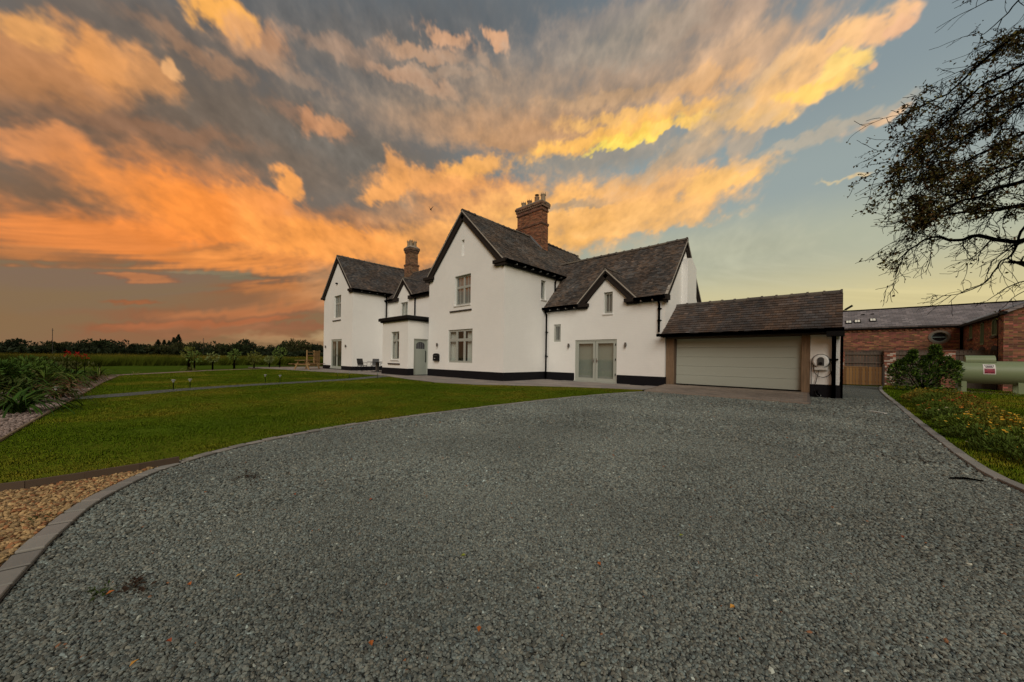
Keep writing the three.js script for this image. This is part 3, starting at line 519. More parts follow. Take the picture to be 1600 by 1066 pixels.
{
  const r = group('left_roof', house), f = LF + 0.15, b = LBACK - 0.1, e = 0.16;
  slope(r, V(LX1 + e, 6.2, f), V(LX1 + e, 6.2, b), V(LRX, 9.2, b), V(LRX, 9.2, f), tintLeft, { sag: 0.05, rough: 1.5 });
  slope(r, V(LX0 - e, 6.2, b), V(LX0 - e, 6.2, f), V(LRX, 9.2, f), V(LRX, 9.2, b), tintLeft, {});
  ridge(r, V(LRX, 9.17, f), V(LRX, 9.17, b), ridgeMats, 0.04);
  bargeboards(house, V(LX0 - e, 6.14, f), V(LRX, 9.2, f), V(LX1 + e + 0.02, 6.18, f), V(0, 0, 1), { deep: 0.26 });
  part('kneeler', merge([box(LX1 - 0.56, LX1 + 0.2, 6.1, 6.26, LF - 0.02, f + 0.03), box(LX1 - 0.48, LX1 + 0.14, 5.99, 6.1, LF - 0.01, f - 0.02)]), M.board, house); part('kneeler', merge([box(LX0 - 0.34, LX0 + 0.3, 6.0, 6.16, LF - 0.02, f + 0.03)]), M.board, house); 
  parts('fascia', [box(LX1 - 0.02, LX1 + 0.15, 5.98, 6.22, -19.9, LF + 0.1)], M.black, house);
  part('gutter', rod(V(LX1 + 0.22, 6.18, -14.6), V(LX1 + 0.22, 6.18, f), 0.07, 8), M.black, house);
  for (let z = -11.8; z > -14; z -= 0.62) part('gutter_bracket', uvBox(box(LX1 + 0.15, LX1 + 0.3, 6.06, 6.11, z - 0.02, z + 0.02)), M.steel, house);
  part('downpipe', limb([V(LX1 + 0.22, 6.1, -13.8), V(LX1 + 0.12, 5.9, -13.86), V(LX1 + 0.12, 3.6, -13.86)], [0.05, 0.05, 0.05], 8), M.black, house);
  // middle range with its dormer gable
  const k = group('middle_roof', house), ze = KF + 0.18, ye = 5.66, yr = 8.52, zr = -16.85, x0 = -29.3, x1 = -17.2;
  const K3 = (x, y) => V(x, y, lerp(ze, zr, (y - ye) / (yr - ye)));
  const under = p => Math.abs(p.x + 24.4) < (7.1 - p.y) - 0.1 || p.x < LX1 - (p.y - 6.0) * 0.98 || p.x > XM0 + (p.y - 5.7) * 0.95;
  slope(k, V(x0, ye, ze), V(x1, ye, ze), V(x1, yr, zr), V(x0, yr, zr), tintLeft, { sag: 0.03, skip: under, deck: [[K3(x0, ye), K3(-25.75, ye), K3(-25.75, yr), K3(x0, yr)], [K3(-23.05, ye), K3(x1, ye), K3(x1, yr), K3(-23.05, yr)], [K3(-25.75, ye), K3(-24.4, 7.05), K3(-24.4, yr), K3(-25.75, yr)], [K3(-24.4, 7.05), K3(-23.05, ye), K3(-23.05, yr), K3(-24.4, yr)]] });
  slope(k, V(x1, ye, -19.6), V(x0, ye, -19.6), V(x0, yr, zr), V(x1, yr, zr), tintLeft, {});
  ridge(k, V(x0, yr - 0.03, zr), V(x1, yr - 0.03, zr), ridgeMats, 0.03);
  const zf = KF + 0.13, ay = 7.13, hx = 1.5;
  slope(k, V(-24.4 + hx, ye - 0.05, zf), V(-24.4 + hx, ye - 0.05, -14.1), V(-24.4, ay, -15.6), V(-24.4, ay, zf), tintLeft, {});
  slope(k, V(-24.4 - hx, ye - 0.05, -14.1), V(-24.4 - hx, ye - 0.05, zf), V(-24.4, ay, zf), V(-24.4, ay, -15.6), tintLeft, {});
  ridge(k, V(-24.4, ay - 0.03, -15.6), V(-24.4, ay - 0.03, zf), ridgeMats);
  bargeboards(house, V(-24.4 - hx, ye - 0.02, zf), V(-24.4, ay, zf), V(-24.4 + hx, ye - 0.02, zf), V(0, 0, 1), { deep: 0.24 });
  parts('kneeler', [box(-26.6, -25.15, 5.44, 5.7, KF - 0.01, zf + 0.04), box(-23.6, -22.8, 5.44, 5.7, KF - 0.01, zf + 0.04)], M.board, house);
  parts('fascia', [box(-22.85, XM0 - 0.02, 5.42, 5.66, KF - 0.02, KF + 0.14)], M.black, house);
  parts('gutter', [rod(V(-23, 5.62, KF + 0.24), V(XM0, 5.62, KF + 0.24), 0.065, 8), rod(V(-26.95, 5.62, KF + 0.24), V(-25.8, 5.62, KF + 0.24), 0.065, 8)], M.black, house);
  part('downpipe', mergeRaw([rod(V(-22.75, 3.58, KF + 0.07), V(-22.75, 5.6, KF + 0.07), 0.05, 8)]), M.black, house);
}
// chimneys
function crownPot(parent, x, y, z, r, h, mat) {
  const g = [new THREE.LatheGeometry([[0.72, 0], [1.12, 0], [1.15, 0.06], [0.98, 0.1], [0.9, 0.62], [1.16, 0.68], [1.16, 0.76], [0.95, 0.78], [0.7, 0.78], [0.7, 0.1]].map(([a, b]) => new THREE.Vector2(a * r, b * h)), 14)];
  for (let i = 0; i < 6; i++) { const a = i / 6 * Math.PI * 2; g.push(new THREE.ConeGeometry(r * 0.24, h * 0.3, 4).translate(Math.cos(a) * r * 0.95, h * 0.9, Math.sin(a) * r * 0.95)); }
  part('chimney_pot', mergeRaw(g).translate(x, y, z), mat, parent);
}
{
  const c = group('brick_chimney', house), o = {}, t = [0.24, 0.095, 0.045];
  brickBox(c, -16.1, -13.97, 7.6, 9.72, -18.22, -17.52, t, o);
  brickBox(c, -16.14, -13.93, 9.72, 9.87, -18.26, -17.48, [0.16, 0.07, 0.04], o);
  brickBox(c, -16.07, -14.0, 9.87, 10.62, -18.19, -17.55, [0.26, 0.1, 0.045], o);
  brickBox(c, -16.12, -13.95, 10.62, 10.7, -18.24, -17.5, [0.13, 0.055, 0.035], o);
  brickBox(c, -16.1, -13.97, 10.7, 10.85, -18.22, -17.52, [0.2, 0.095, 0.06], o);
  const dent = []; for (let x = -16.13; x < -13.95; x += 0.155) dent.push(box(x, x + 0.075, 10.86, 11.0, -18.29, -17.45)); for (let z = -18.2; z < -17.5; z += 0.155) dent.push(box(-16.18, -13.89, 10.86, 11.0, z, z + 0.075));
  part('dentil_course', merge(dent), std(0.2, 0.12, 0.08, 0.92, { bumpMap: grain, bumpScale: 0.004 }), c);
  brickBox(c, -16.2, -13.87, 11.0, 11.15, -18.32, -17.42, [0.22, 0.13, 0.08], o);
  part('cap', merge([box(-16.15, -13.92, 11.15, 11.23, -18.27, -17.47)]), M.mortar, c);
  crownPot(c, -15.8, 11.22, -17.86, 0.15, 0.5, M.potPale); crownPot(c, -15.28, 11.22, -17.86, 0.15, 0.5, M.pot);
  crownPot(c, -14.13, 11.22, -17.86, 0.155, 0.62, M.potPale);
  const cp = part('chimney_pot', new THREE.LatheGeometry([[0.1, 0], [0.17, 0], [0.18, 0.04], [0.16, 0.08], [0.15, 0.42], [0.165, 0.45], [0.13, 0.5], [0.1, 0.5], [0.1, 0.1]].map(([a, b]) => new THREE.Vector2(a, b)), 14).translate(-14.65, 11.22, -17.86), M.pot, c);
  part('cowl', mergeRaw([new THREE.CylinderGeometry(0.02, 0.15, 0.07, 12).translate(-14.65, 11.86, -17.86), new THREE.CylinderGeometry(0.1, 0.1, 0.04, 10).translate(-14.65, 11.73, -17.86), ...[0, 1, 2].map(i => new THREE.BoxGeometry(0.015, 0.16, 0.015).translate(-14.65 + 0.08 * Math.cos(i * 2.1), 11.78, -17.86 + 0.08 * Math.sin(i * 2.1)))]), M.board, c);
  part('lead_flashing', merge([bar(V(-14.9, 9.12, -17.5), V(-13.9, 8.08, -17.5), 0.04, 0.1), box(-13.98, -13.9, 7.9, 8.06, -18.3, -17.48)]), M.lead, c);
  const k = group('brick_chimney', house), x = -28.32, z = -16.95, t2 = [0.22, 0.115, 0.06], s = 0.4;
  brickBox(k, x - 0.46, x + 0.46, 7.9, 9.25, z - 0.46, z + 0.46, t2, o);
  brickBox(k, x - 0.5, x + 0.5, 9.25, 9.4, z - 0.5, z + 0.5, [0.14, 0.07, 0.04], o);
  brickBox(k, x - s, x + s, 9.4, 10.4, z - s, z + s, t2, o);
  brickBox(k, x - s - 0.04, x + s + 0.04, 10.4, 10.48, z - s - 0.04, z + s + 0.04, [0.13, 0.065, 0.04], o);
  brickBox(k, x - s - 0.07, x + s + 0.07, 10.48, 10.63, z - s - 0.07, z + s + 0.07, [0.15, 0.08, 0.05], o);
  brickBox(k, x - s - 0.12, x + s + 0.12, 10.63, 10.86, z - s - 0.12, z + s + 0.12, [0.16, 0.09, 0.055], o);
  part('cap', merge([new THREE.CylinderGeometry(0.42, 0.72, 0.22, 4, 1).rotateY(Math.PI / 4).translate(x, 10.97, z)]), M.mortar, k);
  for (const [dx, dz] of [[-0.2, -0.2], [0.2, -0.2], [-0.2, 0.2], [0.2, 0.2]]) crownPot(k, x + dx, 11.0, z + dz, 0.14, 0.62, M.potPale);
}

// ---------------------------------------------------------------- garage
const GZ = -15.4;
const garage = thing('garage', 'low attached double garage with oak posts, tiled roof and wide sage door', 'garage', [0, 0, 0]);
{
  parts('wall', [box(-0.77, -0.05, 0.44, 2.16, GZ - 0.25, GZ), box(-0.3, -0.05, 0.44, 2.16, -18.2, GZ - 0.25), box(-5.3, -0.3, 0.0, 2.16, -18.2, -17.95), slabWall([[15.5, 2.16], [18.2, 2.16], [16.7, 3.45]], [], 0.2).rotateY(Math.PI / 2).translate(-0.26, 0, 0)], M.wall, garage);
  parts('plinth', [box(-0.76, -0.02, -0.1, 0.44, GZ - 0.28, GZ + 0.03), box(-0.28, -0.021, -0.1, 0.439, -18.2, GZ - 0.28)], M.plinth, garage);
  for (const [a, b] of [[-5.45, -5.13], [-1.0, -0.77]]) part('oak_post', uvBox(rbox(a, b, 0.14, 2.07, GZ - 0.28, GZ + 0.015, 0.015)), M.oak, garage);
  part('oak_jamb', merge([box(-5.13, -5.06, 0.19, 2.03, GZ - 0.24, GZ - 0.08)]), M.oakDark, garage);
  part('oak_beam', merge([rbox(-5.45, -0.02, 2.071, 2.24, GZ - 0.28, GZ + 0.02, 0.012)]), M.oakDark, garage);
  const panels = 5, y0 = 0.2, y1 = 2.06, h = (y1 - y0) / panels;
  for (let i = 0; i < panels; i++) {
    const p = part('door_panel', uvBox(rbox(-5.08, -1.0, y0 + i * h + 0.001, y0 + (i + 1) * h - 0.002, GZ - 0.2, GZ - 0.13, 0.008)), M.garageDoor, garage);
    part('rib', merge([box(-5.07, -1.01, y0 + i * h + h * 0.5 - 0.006, y0 + i * h + h * 0.5 + 0.006, GZ - 0.131, GZ - 0.1275)]), M.garageDoor, p);
  }
  part('door_seal', merge([box(-5.08, -1.0, 0.165, 0.2, GZ - 0.2, GZ - 0.12)]), M.black, garage);
  const r = group('roof', garage), x0 = WX1 + 0.005, x1 = 0.0, ze = -14.95, ye = 2.25, yr = 3.6, zr = -16.7;
  slope(r, V(x0, ye, ze), V(x1, ye, ze), V(x1, yr, zr), V(x0, yr, zr), tintGarage, { rough: 0.8, gauge: 0.165, geo: tileGeoWide, lift: 0.16, even: true });
  slope(r, V(x1, ye, -18.45), V(x0, ye, -18.45), V(x0, yr, zr), V(x1, yr, zr), tintGarage, {});
  ridge(r, V(x0, yr - 0.02, zr), V(x1, yr - 0.02, zr), ridgeMats);
  parts('verge_board', [bar(V(-0.01, ye - 0.12, ze), V(-0.01, yr - 0.12, zr), 0.04, 0.2), bar(V(-0.01, ye - 0.12, -18.45), V(-0.01, yr - 0.12, zr), 0.04, 0.2)], M.board, garage);
  part('fascia', merge([box(x0 - 0.1, -0.0, 2.12, 2.22, GZ + 0.1, GZ + 0.36)]), M.black, garage);
  part('gutter', rod(V(x0 - 0.2, 2.2, ze + 0.06), V(0.05, 2.2, ze + 0.06), 0.065, 10), M.black, garage);
  part('gutter_box', merge([box(-0.36, 0.06, 2.0, 2.16, GZ + 0.02, ze + 0.1)]), M.black, garage);
  part('downpipe', mergeRaw([rod(V(-0.185, 0, GZ + 0.1), V(-0.185, 2.1, GZ + 0.1), 0.055, 10), box(-0.29, -0.08, 1.24, 1.29, GZ + 0.0, GZ + 0.12)]), M.black, garage);
  part('corner_pipe', mergeRaw([rod(V(0.0, 0.02, GZ - 0.03), V(0.0, 2.1, GZ - 0.03), 0.035, 8)]), M.black, garage);
}
// things on the walls
{
  const lamp = (x, y, z, label) => {
    const t = thing('wall_lamp', label, 'wall lamp', [x, y, z], 0, 'small cylinder lamps on the house walls');
    part('back_plate', rbox(-0.035, 0.035, -0.05, 0.05, 0, 0.02, 0.006), M.steel, t);
    part('shade', mergeRaw([new THREE.CylinderGeometry(0.045, 0.045, 0.2, 14).translate(0, 0, 0.08), new THREE.CylinderGeometry(0.02, 0.02, 0.06, 8).rotateX(Math.PI / 2).translate(0, 0, 0.03)]), std(0.12, 0.1, 0.085, 0.4, { metalness: 0.5 }), t);
    return t;
  };
  lamp(-17.15, 1.87, FRONT, 'small wall lamp between the front door and the three light window');
  lamp(-10.25, 1.85, WF, 'small wall lamp left of the wide french doors beside the garage');
  lamp(-7.18, 1.84, WF, 'small wall lamp right of the wide french doors beside the garage');
  lamp(-32.24, 1.91, LF, 'small wall lamp left of the glazed doors in the far left gable');
  lamp(-28.04, 1.91, LF, 'small wall lamp right of the glazed doors in the far left gable');
  const pb = thing('post_box', 'black wall mounted post box with an arched top beside the front door', 'post box', [-17.205, 0.94, FRONT]);
  const sh = [[-0.24, 0], [0.24, 0], [0.24, 0.32]]; for (let i = 1; i < 10; i++) { const a = Math.PI * i / 10; sh.push([0.24 * Math.cos(a), 0.32 + 0.12 * Math.sin(a)]); } sh.push([-0.24, 0.32]);
  part('body', merge([slabWall(sh, [], 0.14)]), M.black, pb);
  part('flap', uvBox(rbox(-0.18, 0.18, 0.29, 0.34, 0.138, 0.155, 0.008)), std(0.03, 0.03, 0.03, 0.35), pb);
  part('label_plate', uvBox(box(-0.12, 0.0, 0.13, 0.16, 0.139, 0.146)), std(0.5, 0.48, 0.45, 0.4), pb);
  // car charger
  const c = thing('car_charger', 'white round faced car charger with a coiled black cable on garage wall', 'charger', [-0.5, 1.2, GZ]);
  part('housing', mergeRaw([new THREE.CylinderGeometry(0.2, 0.215, 0.1, 28).rotateX(Math.PI / 2).translate(0, 0, 0.05), new THREE.CylinderGeometry(0.17, 0.2, 0.02, 28).rotateX(Math.PI / 2).translate(0, 0, 0.11)]), std(0.82, 0.82, 0.8, 0.4), c);
  part('cradle', mergeRaw([rbox(-0.17, 0.17, -0.3, -0.2, 0, 0.12, 0.03)]), std(0.6, 0.58, 0.54, 0.5), c);
  const fp = [[-0.085, -0.14], [0.085, -0.14], [0.085, 0.05]]; for (let i = 1; i < 8; i++) { const a = Math.PI * i / 8; fp.push([0.085 * Math.cos(a), 0.05 + 0.085 * Math.sin(a)]); } fp.push([-0.085, 0.05]);
  part('face_panel', merge([slabWall(fp, [], 0.02).translate(0, 0, 0.12)]), std(0.06, 0.06, 0.06, 0.4), c);
  part('socket', mergeRaw([new THREE.CylinderGeometry(0.045, 0.045, 0.03, 16).rotateX(Math.PI / 2).translate(0, -0.07, 0.15)]), M.black, c);
  const loop = []; for (let i = 0; i <= 30; i++) { const a = Math.PI * (0.92 + 1.25 * i / 30); loop.push(V(0.05 + 0.235 * Math.cos(a), -0.2 + 0.32 * Math.sin(a), 0.06 + 0.03 * Math.sin(i))); }
  const curve = (pts, r) => new THREE.TubeGeometry(new THREE.CatmullRomCurve3(pts), 40, r, 6);
  const ring = []; for (let i = 0; i <= 32; i++) { const a = i / 32 * Math.PI * 2; ring.push(V(0.225 * Math.cos(a), 0.005 + 0.225 * Math.sin(a), 0.07)); }
  part('cable', mergeRaw([curve(loop, 0.009), curve(ring, 0.009), curve([V(-0.22, 0.06, 0.07), V(-0.235, -0.2, 0.05), V(-0.235, -0.6, 0.04), V(-0.23, -0.75, 0.04)], 0.009), curve([V(-0.05, -0.28, 0.06), V(-0.07, -0.45, 0.05), V(-0.13, -0.75, 0.04)], 0.009), curve([V(0.21, 0.08, 0.07), V(0.24, -0.3, 0.05), V(0.3, -0.75, 0.04)], 0.009), curve([V(0.2, 0.1, 0.07), V(0.3, -0.05, 0.07), V(0.335, -0.2, 0.06), V(0.27, -0.4, 0.06)], 0.009)]), M.black, c);
  const el = thing('pipe_elbow', 'short white plastic waste pipe elbow at the foot of garage plinth', 'pipe', [-0.56, 0.1, GZ + 0.03]);
  part('pipe', limb([V(-0.04, 0.16, 0.03), V(-0.03, 0.06, 0.05), V(0.0, 0.0, 0.07), V(0.07, -0.03, 0.09)], [0.03, 0.03, 0.032, 0.034], 10), std(0.75, 0.75, 0.73, 0.4), el);
  const fl = thing('security_light', 'small dark bracket light sticking out past the garage roof edge', 'light', [0.02, 2.93, -15.95], 0);
  part('bracket', rod(V(0, -0.05, 0), V(0.09, 0.0, 0.02), 0.014, 6), M.black, fl);
  part('head', merge([bar(V(0.04, -0.03, 0.0), V(0.22, 0.1, 0.02), 0.09, 0.05)]), M.black, fl);
}

// ---------------------------------------------------------------- ground
const P2 = (...n) => { const a = []; for (let i = 0; i < n.length; i += 2) a.push([n[i], n[i + 1]]); return a; };
function curve2(pts, k = 6) { const c = new THREE.CatmullRomCurve3(pts.map(([x, z]) => V(x, 0, z)), false, 'centripetal'); return c.getPoints((pts.length - 1) * k).map(p => [p.x, p.z]); }
const kerbLeft = curve2(P2(-5.2, -12.62, -5.62, -10.6, -5.9, -8.3, -5.97, -6.4, -5.98, -4.48, -5.93, -3.06, -5.8, -2.14, -5.63, -1.48, -5.4, -0.94, -5.1, -0.5, -4.8, -0.19, -4.45, 0.02, -4.07, 0.18, -3.6, 0.29, -3.2, 0.35, -2.8, 0.4, -2.2, 0.45, -1.4, 0.5, 0.2, 0.6, 2, 0.8));
const kerbRight = curve2(P2(1.38, -25.3, 1.2, -22.2, 1.13, -18.95, 1.1, -14.97, 1.06, -10.87, 1.05, -8.38, 1.06, -6.87, 1.1, -6.04, 1.2, -5.5, 1.32, -4.6, 1.5, -3, 1.8, -1, 2.2, 0.8));
const timberLine = P2(-5.02, -0.33, -4.96, -0.05, -4.93, 0.29, -4.92, 0.6, -5.0, 1.0, -5.3, 1.8, -6, 3.5);
const bedLine = P2(-5.06, 1.16, -7.64, 1.13, -9.89, 1.08, -13.6, 0.95, -19.75, 0.78, -25.9, 0.45);
const backLine = P2(-25.9, 0.45, -27.96, -1.28, -31.45, -3.97, -33.3, -6.6, -33.6, -7.6);
const patioLine = P2(-5.5, -13.2, -7.84, -12.2, -9.97, -10.7, -11.2, -9.75, -13.1, -9.15, -15.7, -9.36, -19.5, -9.95, -22.4, -9.73, -24.8, -9.07, -28, -8.52, -32.7, -7.64, -37.5, -6.8);
const pathLeft = curve2(P2(-13.95, 1.05, -14.62, 0.09, -15.58, -1.17, -16.47, -3.23, -17.1, -5.3, -18.0, -7.3, -19.2, -9.0, -19.9, -9.9), 3);
const pathRight = curve2(P2(-13.2, 1.05, -13.6, 0.05, -14.63, -1.17, -15.55, -3.15, -16.1, -5.1, -16.75, -6.9, -17.6, -8.4, -18.4, -9.75), 3);
const offset = (line, d) => line.map((p, i) => { const a = line[Math.max(0, i - 1)], b = line[Math.min(line.length - 1, i + 1)], l = Math.hypot(b[0] - a[0], b[1] - a[1]); return [p[0] - (b[1] - a[1]) / l * d, p[1] + (b[0] - a[0]) / l * d]; });
const kerbLeftOut = offset(kerbLeft, 0.125), kerbRightOut = offset(kerbRight, -0.115);
function sheet(name, pts, y, mat, kind = 'structure', depth = 0) { const m = part(name, uvBox(flat(pts, y, depth)), mat); if (kind) m.userData.kind = kind; return m; }
const patchMap = (size, rep, base, vary, f) => dataTex(size, rep, (u, v) => { const n = tileNoise(u, v, f, 5, 1), m = tileNoise(u, v, f * 7, 3, 4), k = tileNoise(u, v, f * 24, 2, 11); const t = 0.5 + n * 1.2; return base.map((b, i) => Math.sqrt(Math.max(0, (b + vary[i] * (t - 0.5)) * (1 + 0.5 * m + 0.6 * k)))); }, true);
const fieldMat = dull(1, 1, 1, 1, { specularIntensity: 0, map: patchMap(512, 37, [0.08, 0.088, 0.014], [0.05, 0.02, 0.01], 4) });
const lawnMat = dull(1, 1, 1, 1, { specularIntensity: 0, map: patchMap(1024, 9, [0.13, 0.155, 0.012], [0.09, 0.03, 0.005], 3), bumpMap: dataTex(512, 0.9, (u, v) => 0.5 + 0.8 * tileNoise(u, v, 40, 3)), bumpScale: 0.02 });
const gravelMap = dataTex(1024, 1.7, (() => {  // shade in the gaps between stones is painted into the colour
  const n = 62, px = [], r = mulberry(77); for (let i = 0; i < n * n; i++) px.push([r(), r(), 0.45 + 1.0 * r(), r()]);
  return (u, v) => { const x = u * n, y = v * n, cx = Math.floor(x), cy = Math.floor(y); let d1 = 9, d2 = 9, id = 0; for (let j = -1; j <= 1; j++) for (let i = -1; i <= 1; i++) { const k = ((cy + j + n) % n) * n + (cx + i + n) % n, q = px[k], dx = cx + i + q[0] - x, dy = cy + j + q[1] - y, d = dx * dx + dy * dy; if (d < d1) { d2 = d1; d1 = d; id = k; } else if (d < d2) d2 = d; } const e = smooth(0.02, 0.3, Math.sqrt(d2) - Math.sqrt(d1)), c = px[id][2], w = px[id][3]; const g = (0.03 + 0.18 * c) * lerp(0.12, 1, e); return [g * (0.96 + 0.25 * (w - 0.5)), g * 1.03, g * (0.89 - 0.3 * (w - 0.5))].map(k => Math.sqrt(k) * 0.97); };
})(), true);
const gravelBump = dataTex(1024, 1.7, (() => {
  const n = 62, px = [], r = mulberry(77); for (let i = 0; i < n * n; i++) px.push([r(), r(), 0.45 + 1.0 * r(), r()]);
  return (u, v) => { const x = u * n, y = v * n, cx = Math.floor(x), cy = Math.floor(y); let d1 = 9, d2 = 9, id = 0; for (let j = -1; j <= 1; j++) for (let i = -1; i <= 1; i++) { const k = ((cy + j + n) % n) * n + (cx + i + n) % n, q = px[k], dx = cx + i + q[0] - x, dy = cy + j + q[1] - y, d = dx * dx + dy * dy; if (d < d1) { d2 = d1; d1 = d; id = k; } else if (d < d2) d2 = d; } return smooth(0, 0.4, Math.sqrt(d2) - Math.sqrt(d1)) * (0.5 + 0.5 * px[id][3]); };
})(), false);
const gravelMat = std(1, 1, 1, 0.95, { map: gravelMap, bumpMap: gravelBump, bumpScale: 0.02 });
{
  const g = part('ground', uvBox(new THREE.CircleGeometry(1500, 64).rotateX(-Math.PI / 2).translate(0, -0.03, 0)), fieldMat); g.userData.kind = 'structure';
}
const drivePoly = [...kerbLeft, ...[...kerbRight].reverse(), [-0.1, -25.6], [0.0, -15.4], [-0.76, -15.36], [-5.4, -15.3], [-5.44, -15.25]];
sheet('gravel_drive', drivePoly, 0.0, gravelMat);
const lawnPoly = [...kerbLeftOut.filter((p, i) => p[1] < -0.45 && p[1] > -13.3), ...timberLine.slice(0, 4), ...bedLine, ...backLine.slice(1), ...patioLine.slice(0, 11).reverse().map(([x, z]) => [x, z + 0.02])];
sheet('lawn', lawnPoly, 0.022, lawnMat);
const lawnRight = [...kerbRightOut, [14, 2], [30, -6], [30, -60], [1.3, -60]];
const lawnR = sheet('lawn_right', lawnRight, 0.02, lawnMat); lawnR.name = 'side_lawn';
const goldMat = std(1, 1, 1, 0.95, { map: dataTex(512, 0.7, (u, v) => { const n = tileNoise(u, v, 26, 3, 3), m = tileNoise(u, v, 60, 2, 5); const k = 0.62 + 0.5 * n + 0.3 * m; return [k, k * 0.82, k * 0.58]; }, true) });
const goldPoly = [...kerbLeftOut.filter(p => p[1] > -0.3 && p[0] < -0.5), [-1.5, 2.6], [-5.9, 3.4], ...[...timberLine].reverse().slice(1)];
sheet('gold_gravel_bed', goldPoly, 0.012, goldMat);
const bedMat = std(1, 1, 1, 0.97, { map: dataTex(512, 1.1, (u, v) => { const n = tileNoise(u, v, 22, 3, 13), m = tileNoise(u, v, 60, 2, 15); const k = 0.5 + 0.5 * n + 0.4 * m; return [k, k * 0.84, k * 0.75]; }, true) });
const plantBed = [...bedLine, [-26.5, 1.2], [-27.5, 4.5], [-6, 3.6], [-5.3, 1.8]];
sheet('planting_bed', plantBed, 0.016, bedMat);
sheet('back_border', [...backLine, ...backLine.slice().reverse().map(([x, z]) => [x - 1.2, z + 0.4])], 0.016, bedMat);
sheet('far_grass', P2(-27.2, 1.6, -29.2, -1, -32.7, -3.6, -34.6, -6.4, -37, -6.6, -46, -13, -46, 4, -30, 5), 0.006, dull(1, 1, 1, 1, { specularIntensity: 0, map: patchMap(256, 9, [0.07, 0.11, 0.01], [0.03, 0.02, 0.004], 3) }));
sheet('gravel_path', [...pathLeft, ...[...pathRight].reverse()], 0.03, gravelMat);
sheet('tank_gravel', P2(3.3, -22.9, 9, -22.9, 9, -25.2, 3.3, -25.2), 0.028, bedMat);

// kerbs: single setts
function kerb(name, line, lo, hi, width, len, mats, top, side) {
  const k = struct(name), geos = [0, 1, 2].map(() => new RoundedBoxGeometry(width - 0.008 + rnd(-0.006, 0.006), 0.16, len - 0.022, 1, 0.008));
  const c = new THREE.CatmullRomCurve3(line.map(([x, z]) => V(x, 0, z))), n = Math.floor(c.getLength() / len);
  for (let i = 0; i < n; i++) {
    const u = (i + 0.5) / n, p = c.getPointAt(u), t = c.getTangentAt(u);
    if (p.z < lo || p.z > hi) continue;
    const m = part('kerb_stone', geos[i % 3], pick(mats), k);
    m.position.set(p.x, top - 0.08 + rnd(-0.004, 0.004), p.z); m.rotation.y = Math.atan2(t.x, t.z) + rnd(-0.02, 0.02);
  }
  return k;
}
const concrete = [[0.24, 0.225, 0.2], [0.28, 0.26, 0.23], [0.21, 0.195, 0.175], [0.26, 0.235, 0.21]].map(c => std(...c, 0.92, { bumpMap: grain, bumpScale: 0.004, map: stainMap }));
kerb('kerb_left', offset(kerbLeft, 0.062), -13.1, 0.62, 0.12, 0.205, concrete, 0.024).name = 'lawn_kerb';
kerb('kerb_right', offset(kerbRight, -0.057), -25.2, -2.2, 0.11, 0.42, concrete, 0.035).name = 'border_kerb';
sheet('kerb_bedding', [...kerbLeft, ...[...kerbLeftOut].reverse()], 0.014, std(0.045, 0.04, 0.032, 1));
// timber edging boards of the lawn
{
  const edgeMat = std(0.085, 0.055, 0.035, 0.9, { bumpMap: grain, bumpScale: 0.004 });
  const line = (name, pts, h, w, mat, label) => { const g = struct(name); for (let i = 0; i < pts.length - 1; i++) { const [a, b] = [pts[i], pts[i + 1]]; part('board', uvBox(bar(V(a[0], h / 2 - 0.02, a[1]), V(b[0], h / 2 - 0.02, b[1]), w, h)), mat, g); } };
  line('timber_edging', timberLine, 0.1, 0.03, edgeMat);
  line('bed_edging', bedLine, 0.07, 0.025, std(0.16, 0.115, 0.06, 0.9));
  line('border_edging', backLine, 0.06, 0.025, std(0.2, 0.15, 0.09, 0.9));
}
// patio: single slabs cut to the lawn's edge
{
  const patio = struct('patio');
  const zEdge = x => { for (let i = 0; i < patioLine.length - 1; i++) { const [x0, z0] = patioLine[i], [x1, z1] = patioLine[i + 1]; if (x <= x0 && x >= x1) return lerp(z0, z1, (x - x0) / (x1 - x0)); } return patioLine[patioLine.length - 1][1]; };
  const outline = [...patioLine, [-37.5, -14.5], [-33.2, -14.5], [-33.2, -11.5], [-5.46, -11.5]];
  part('bedding', uvBox(flat([...patioLine, [-37.5, -16], [-5.5, -16]], 0.026)), std(0.1, 0.09, 0.08, 0.95), patio);
  const mats = [[0.27, 0.235, 0.205], [0.23, 0.205, 0.185], [0.31, 0.265, 0.225], [0.25, 0.21, 0.19]].map(c => std(...c, 0.85, { map: stainMap, bumpMap: grain, bumpScale: 0.004 }));
  const W = 0.72, D = 0.6;
  for (let i = 0, x1 = -5.5; x1 > -37.3; i++, x1 -= W) for (let z0 = -15.3 + (i % 2) * 0.3, x0 = x1 - W; z0 < -6.5; z0 += D) {
    const xa = x1 - 0.008, xb = x0 + 0.008, za = z0 + 0.008, zb = z0 + D - 0.008, cx = (xa + xb) / 2;
    const blocked = (x, z) => (x < LX1 - 0.1 && x > LX0 && z < LF - 0.2) || (x < XM1 && x > XM0 && z < FRONT - 0.2) || (x > XM1 - 0.2 && z < WF - 0.2) || (x > -21.5 && x < -18.6 && z < -11.1) || z < -15.4;
    if (blocked(cx, (za + zb) / 2) && blocked(xa, zb) && blocked(xb, zb)) continue;
    const e0 = zEdge(xa) - 0.02, e1 = zEdge(xb) - 0.02;
    if (za > Math.max(e0, e1) - 0.04) continue;
    const pts = [[xa, Math.min(zb, e0)], [xb, Math.min(zb, e1)], [xb, Math.min(za, e1 - 0.01)], [xa, Math.min(za, e0 - 0.01)]];
    if (pts[0][1] - pts[3][1] < 0.02 && pts[1][1] - pts[2][1] < 0.02) continue;
    part('paving_slab', uvBox(flat(pts, 0.052 + rnd(-0.003, 0.003), 0.03)), pick(mats), patio);
  }
}
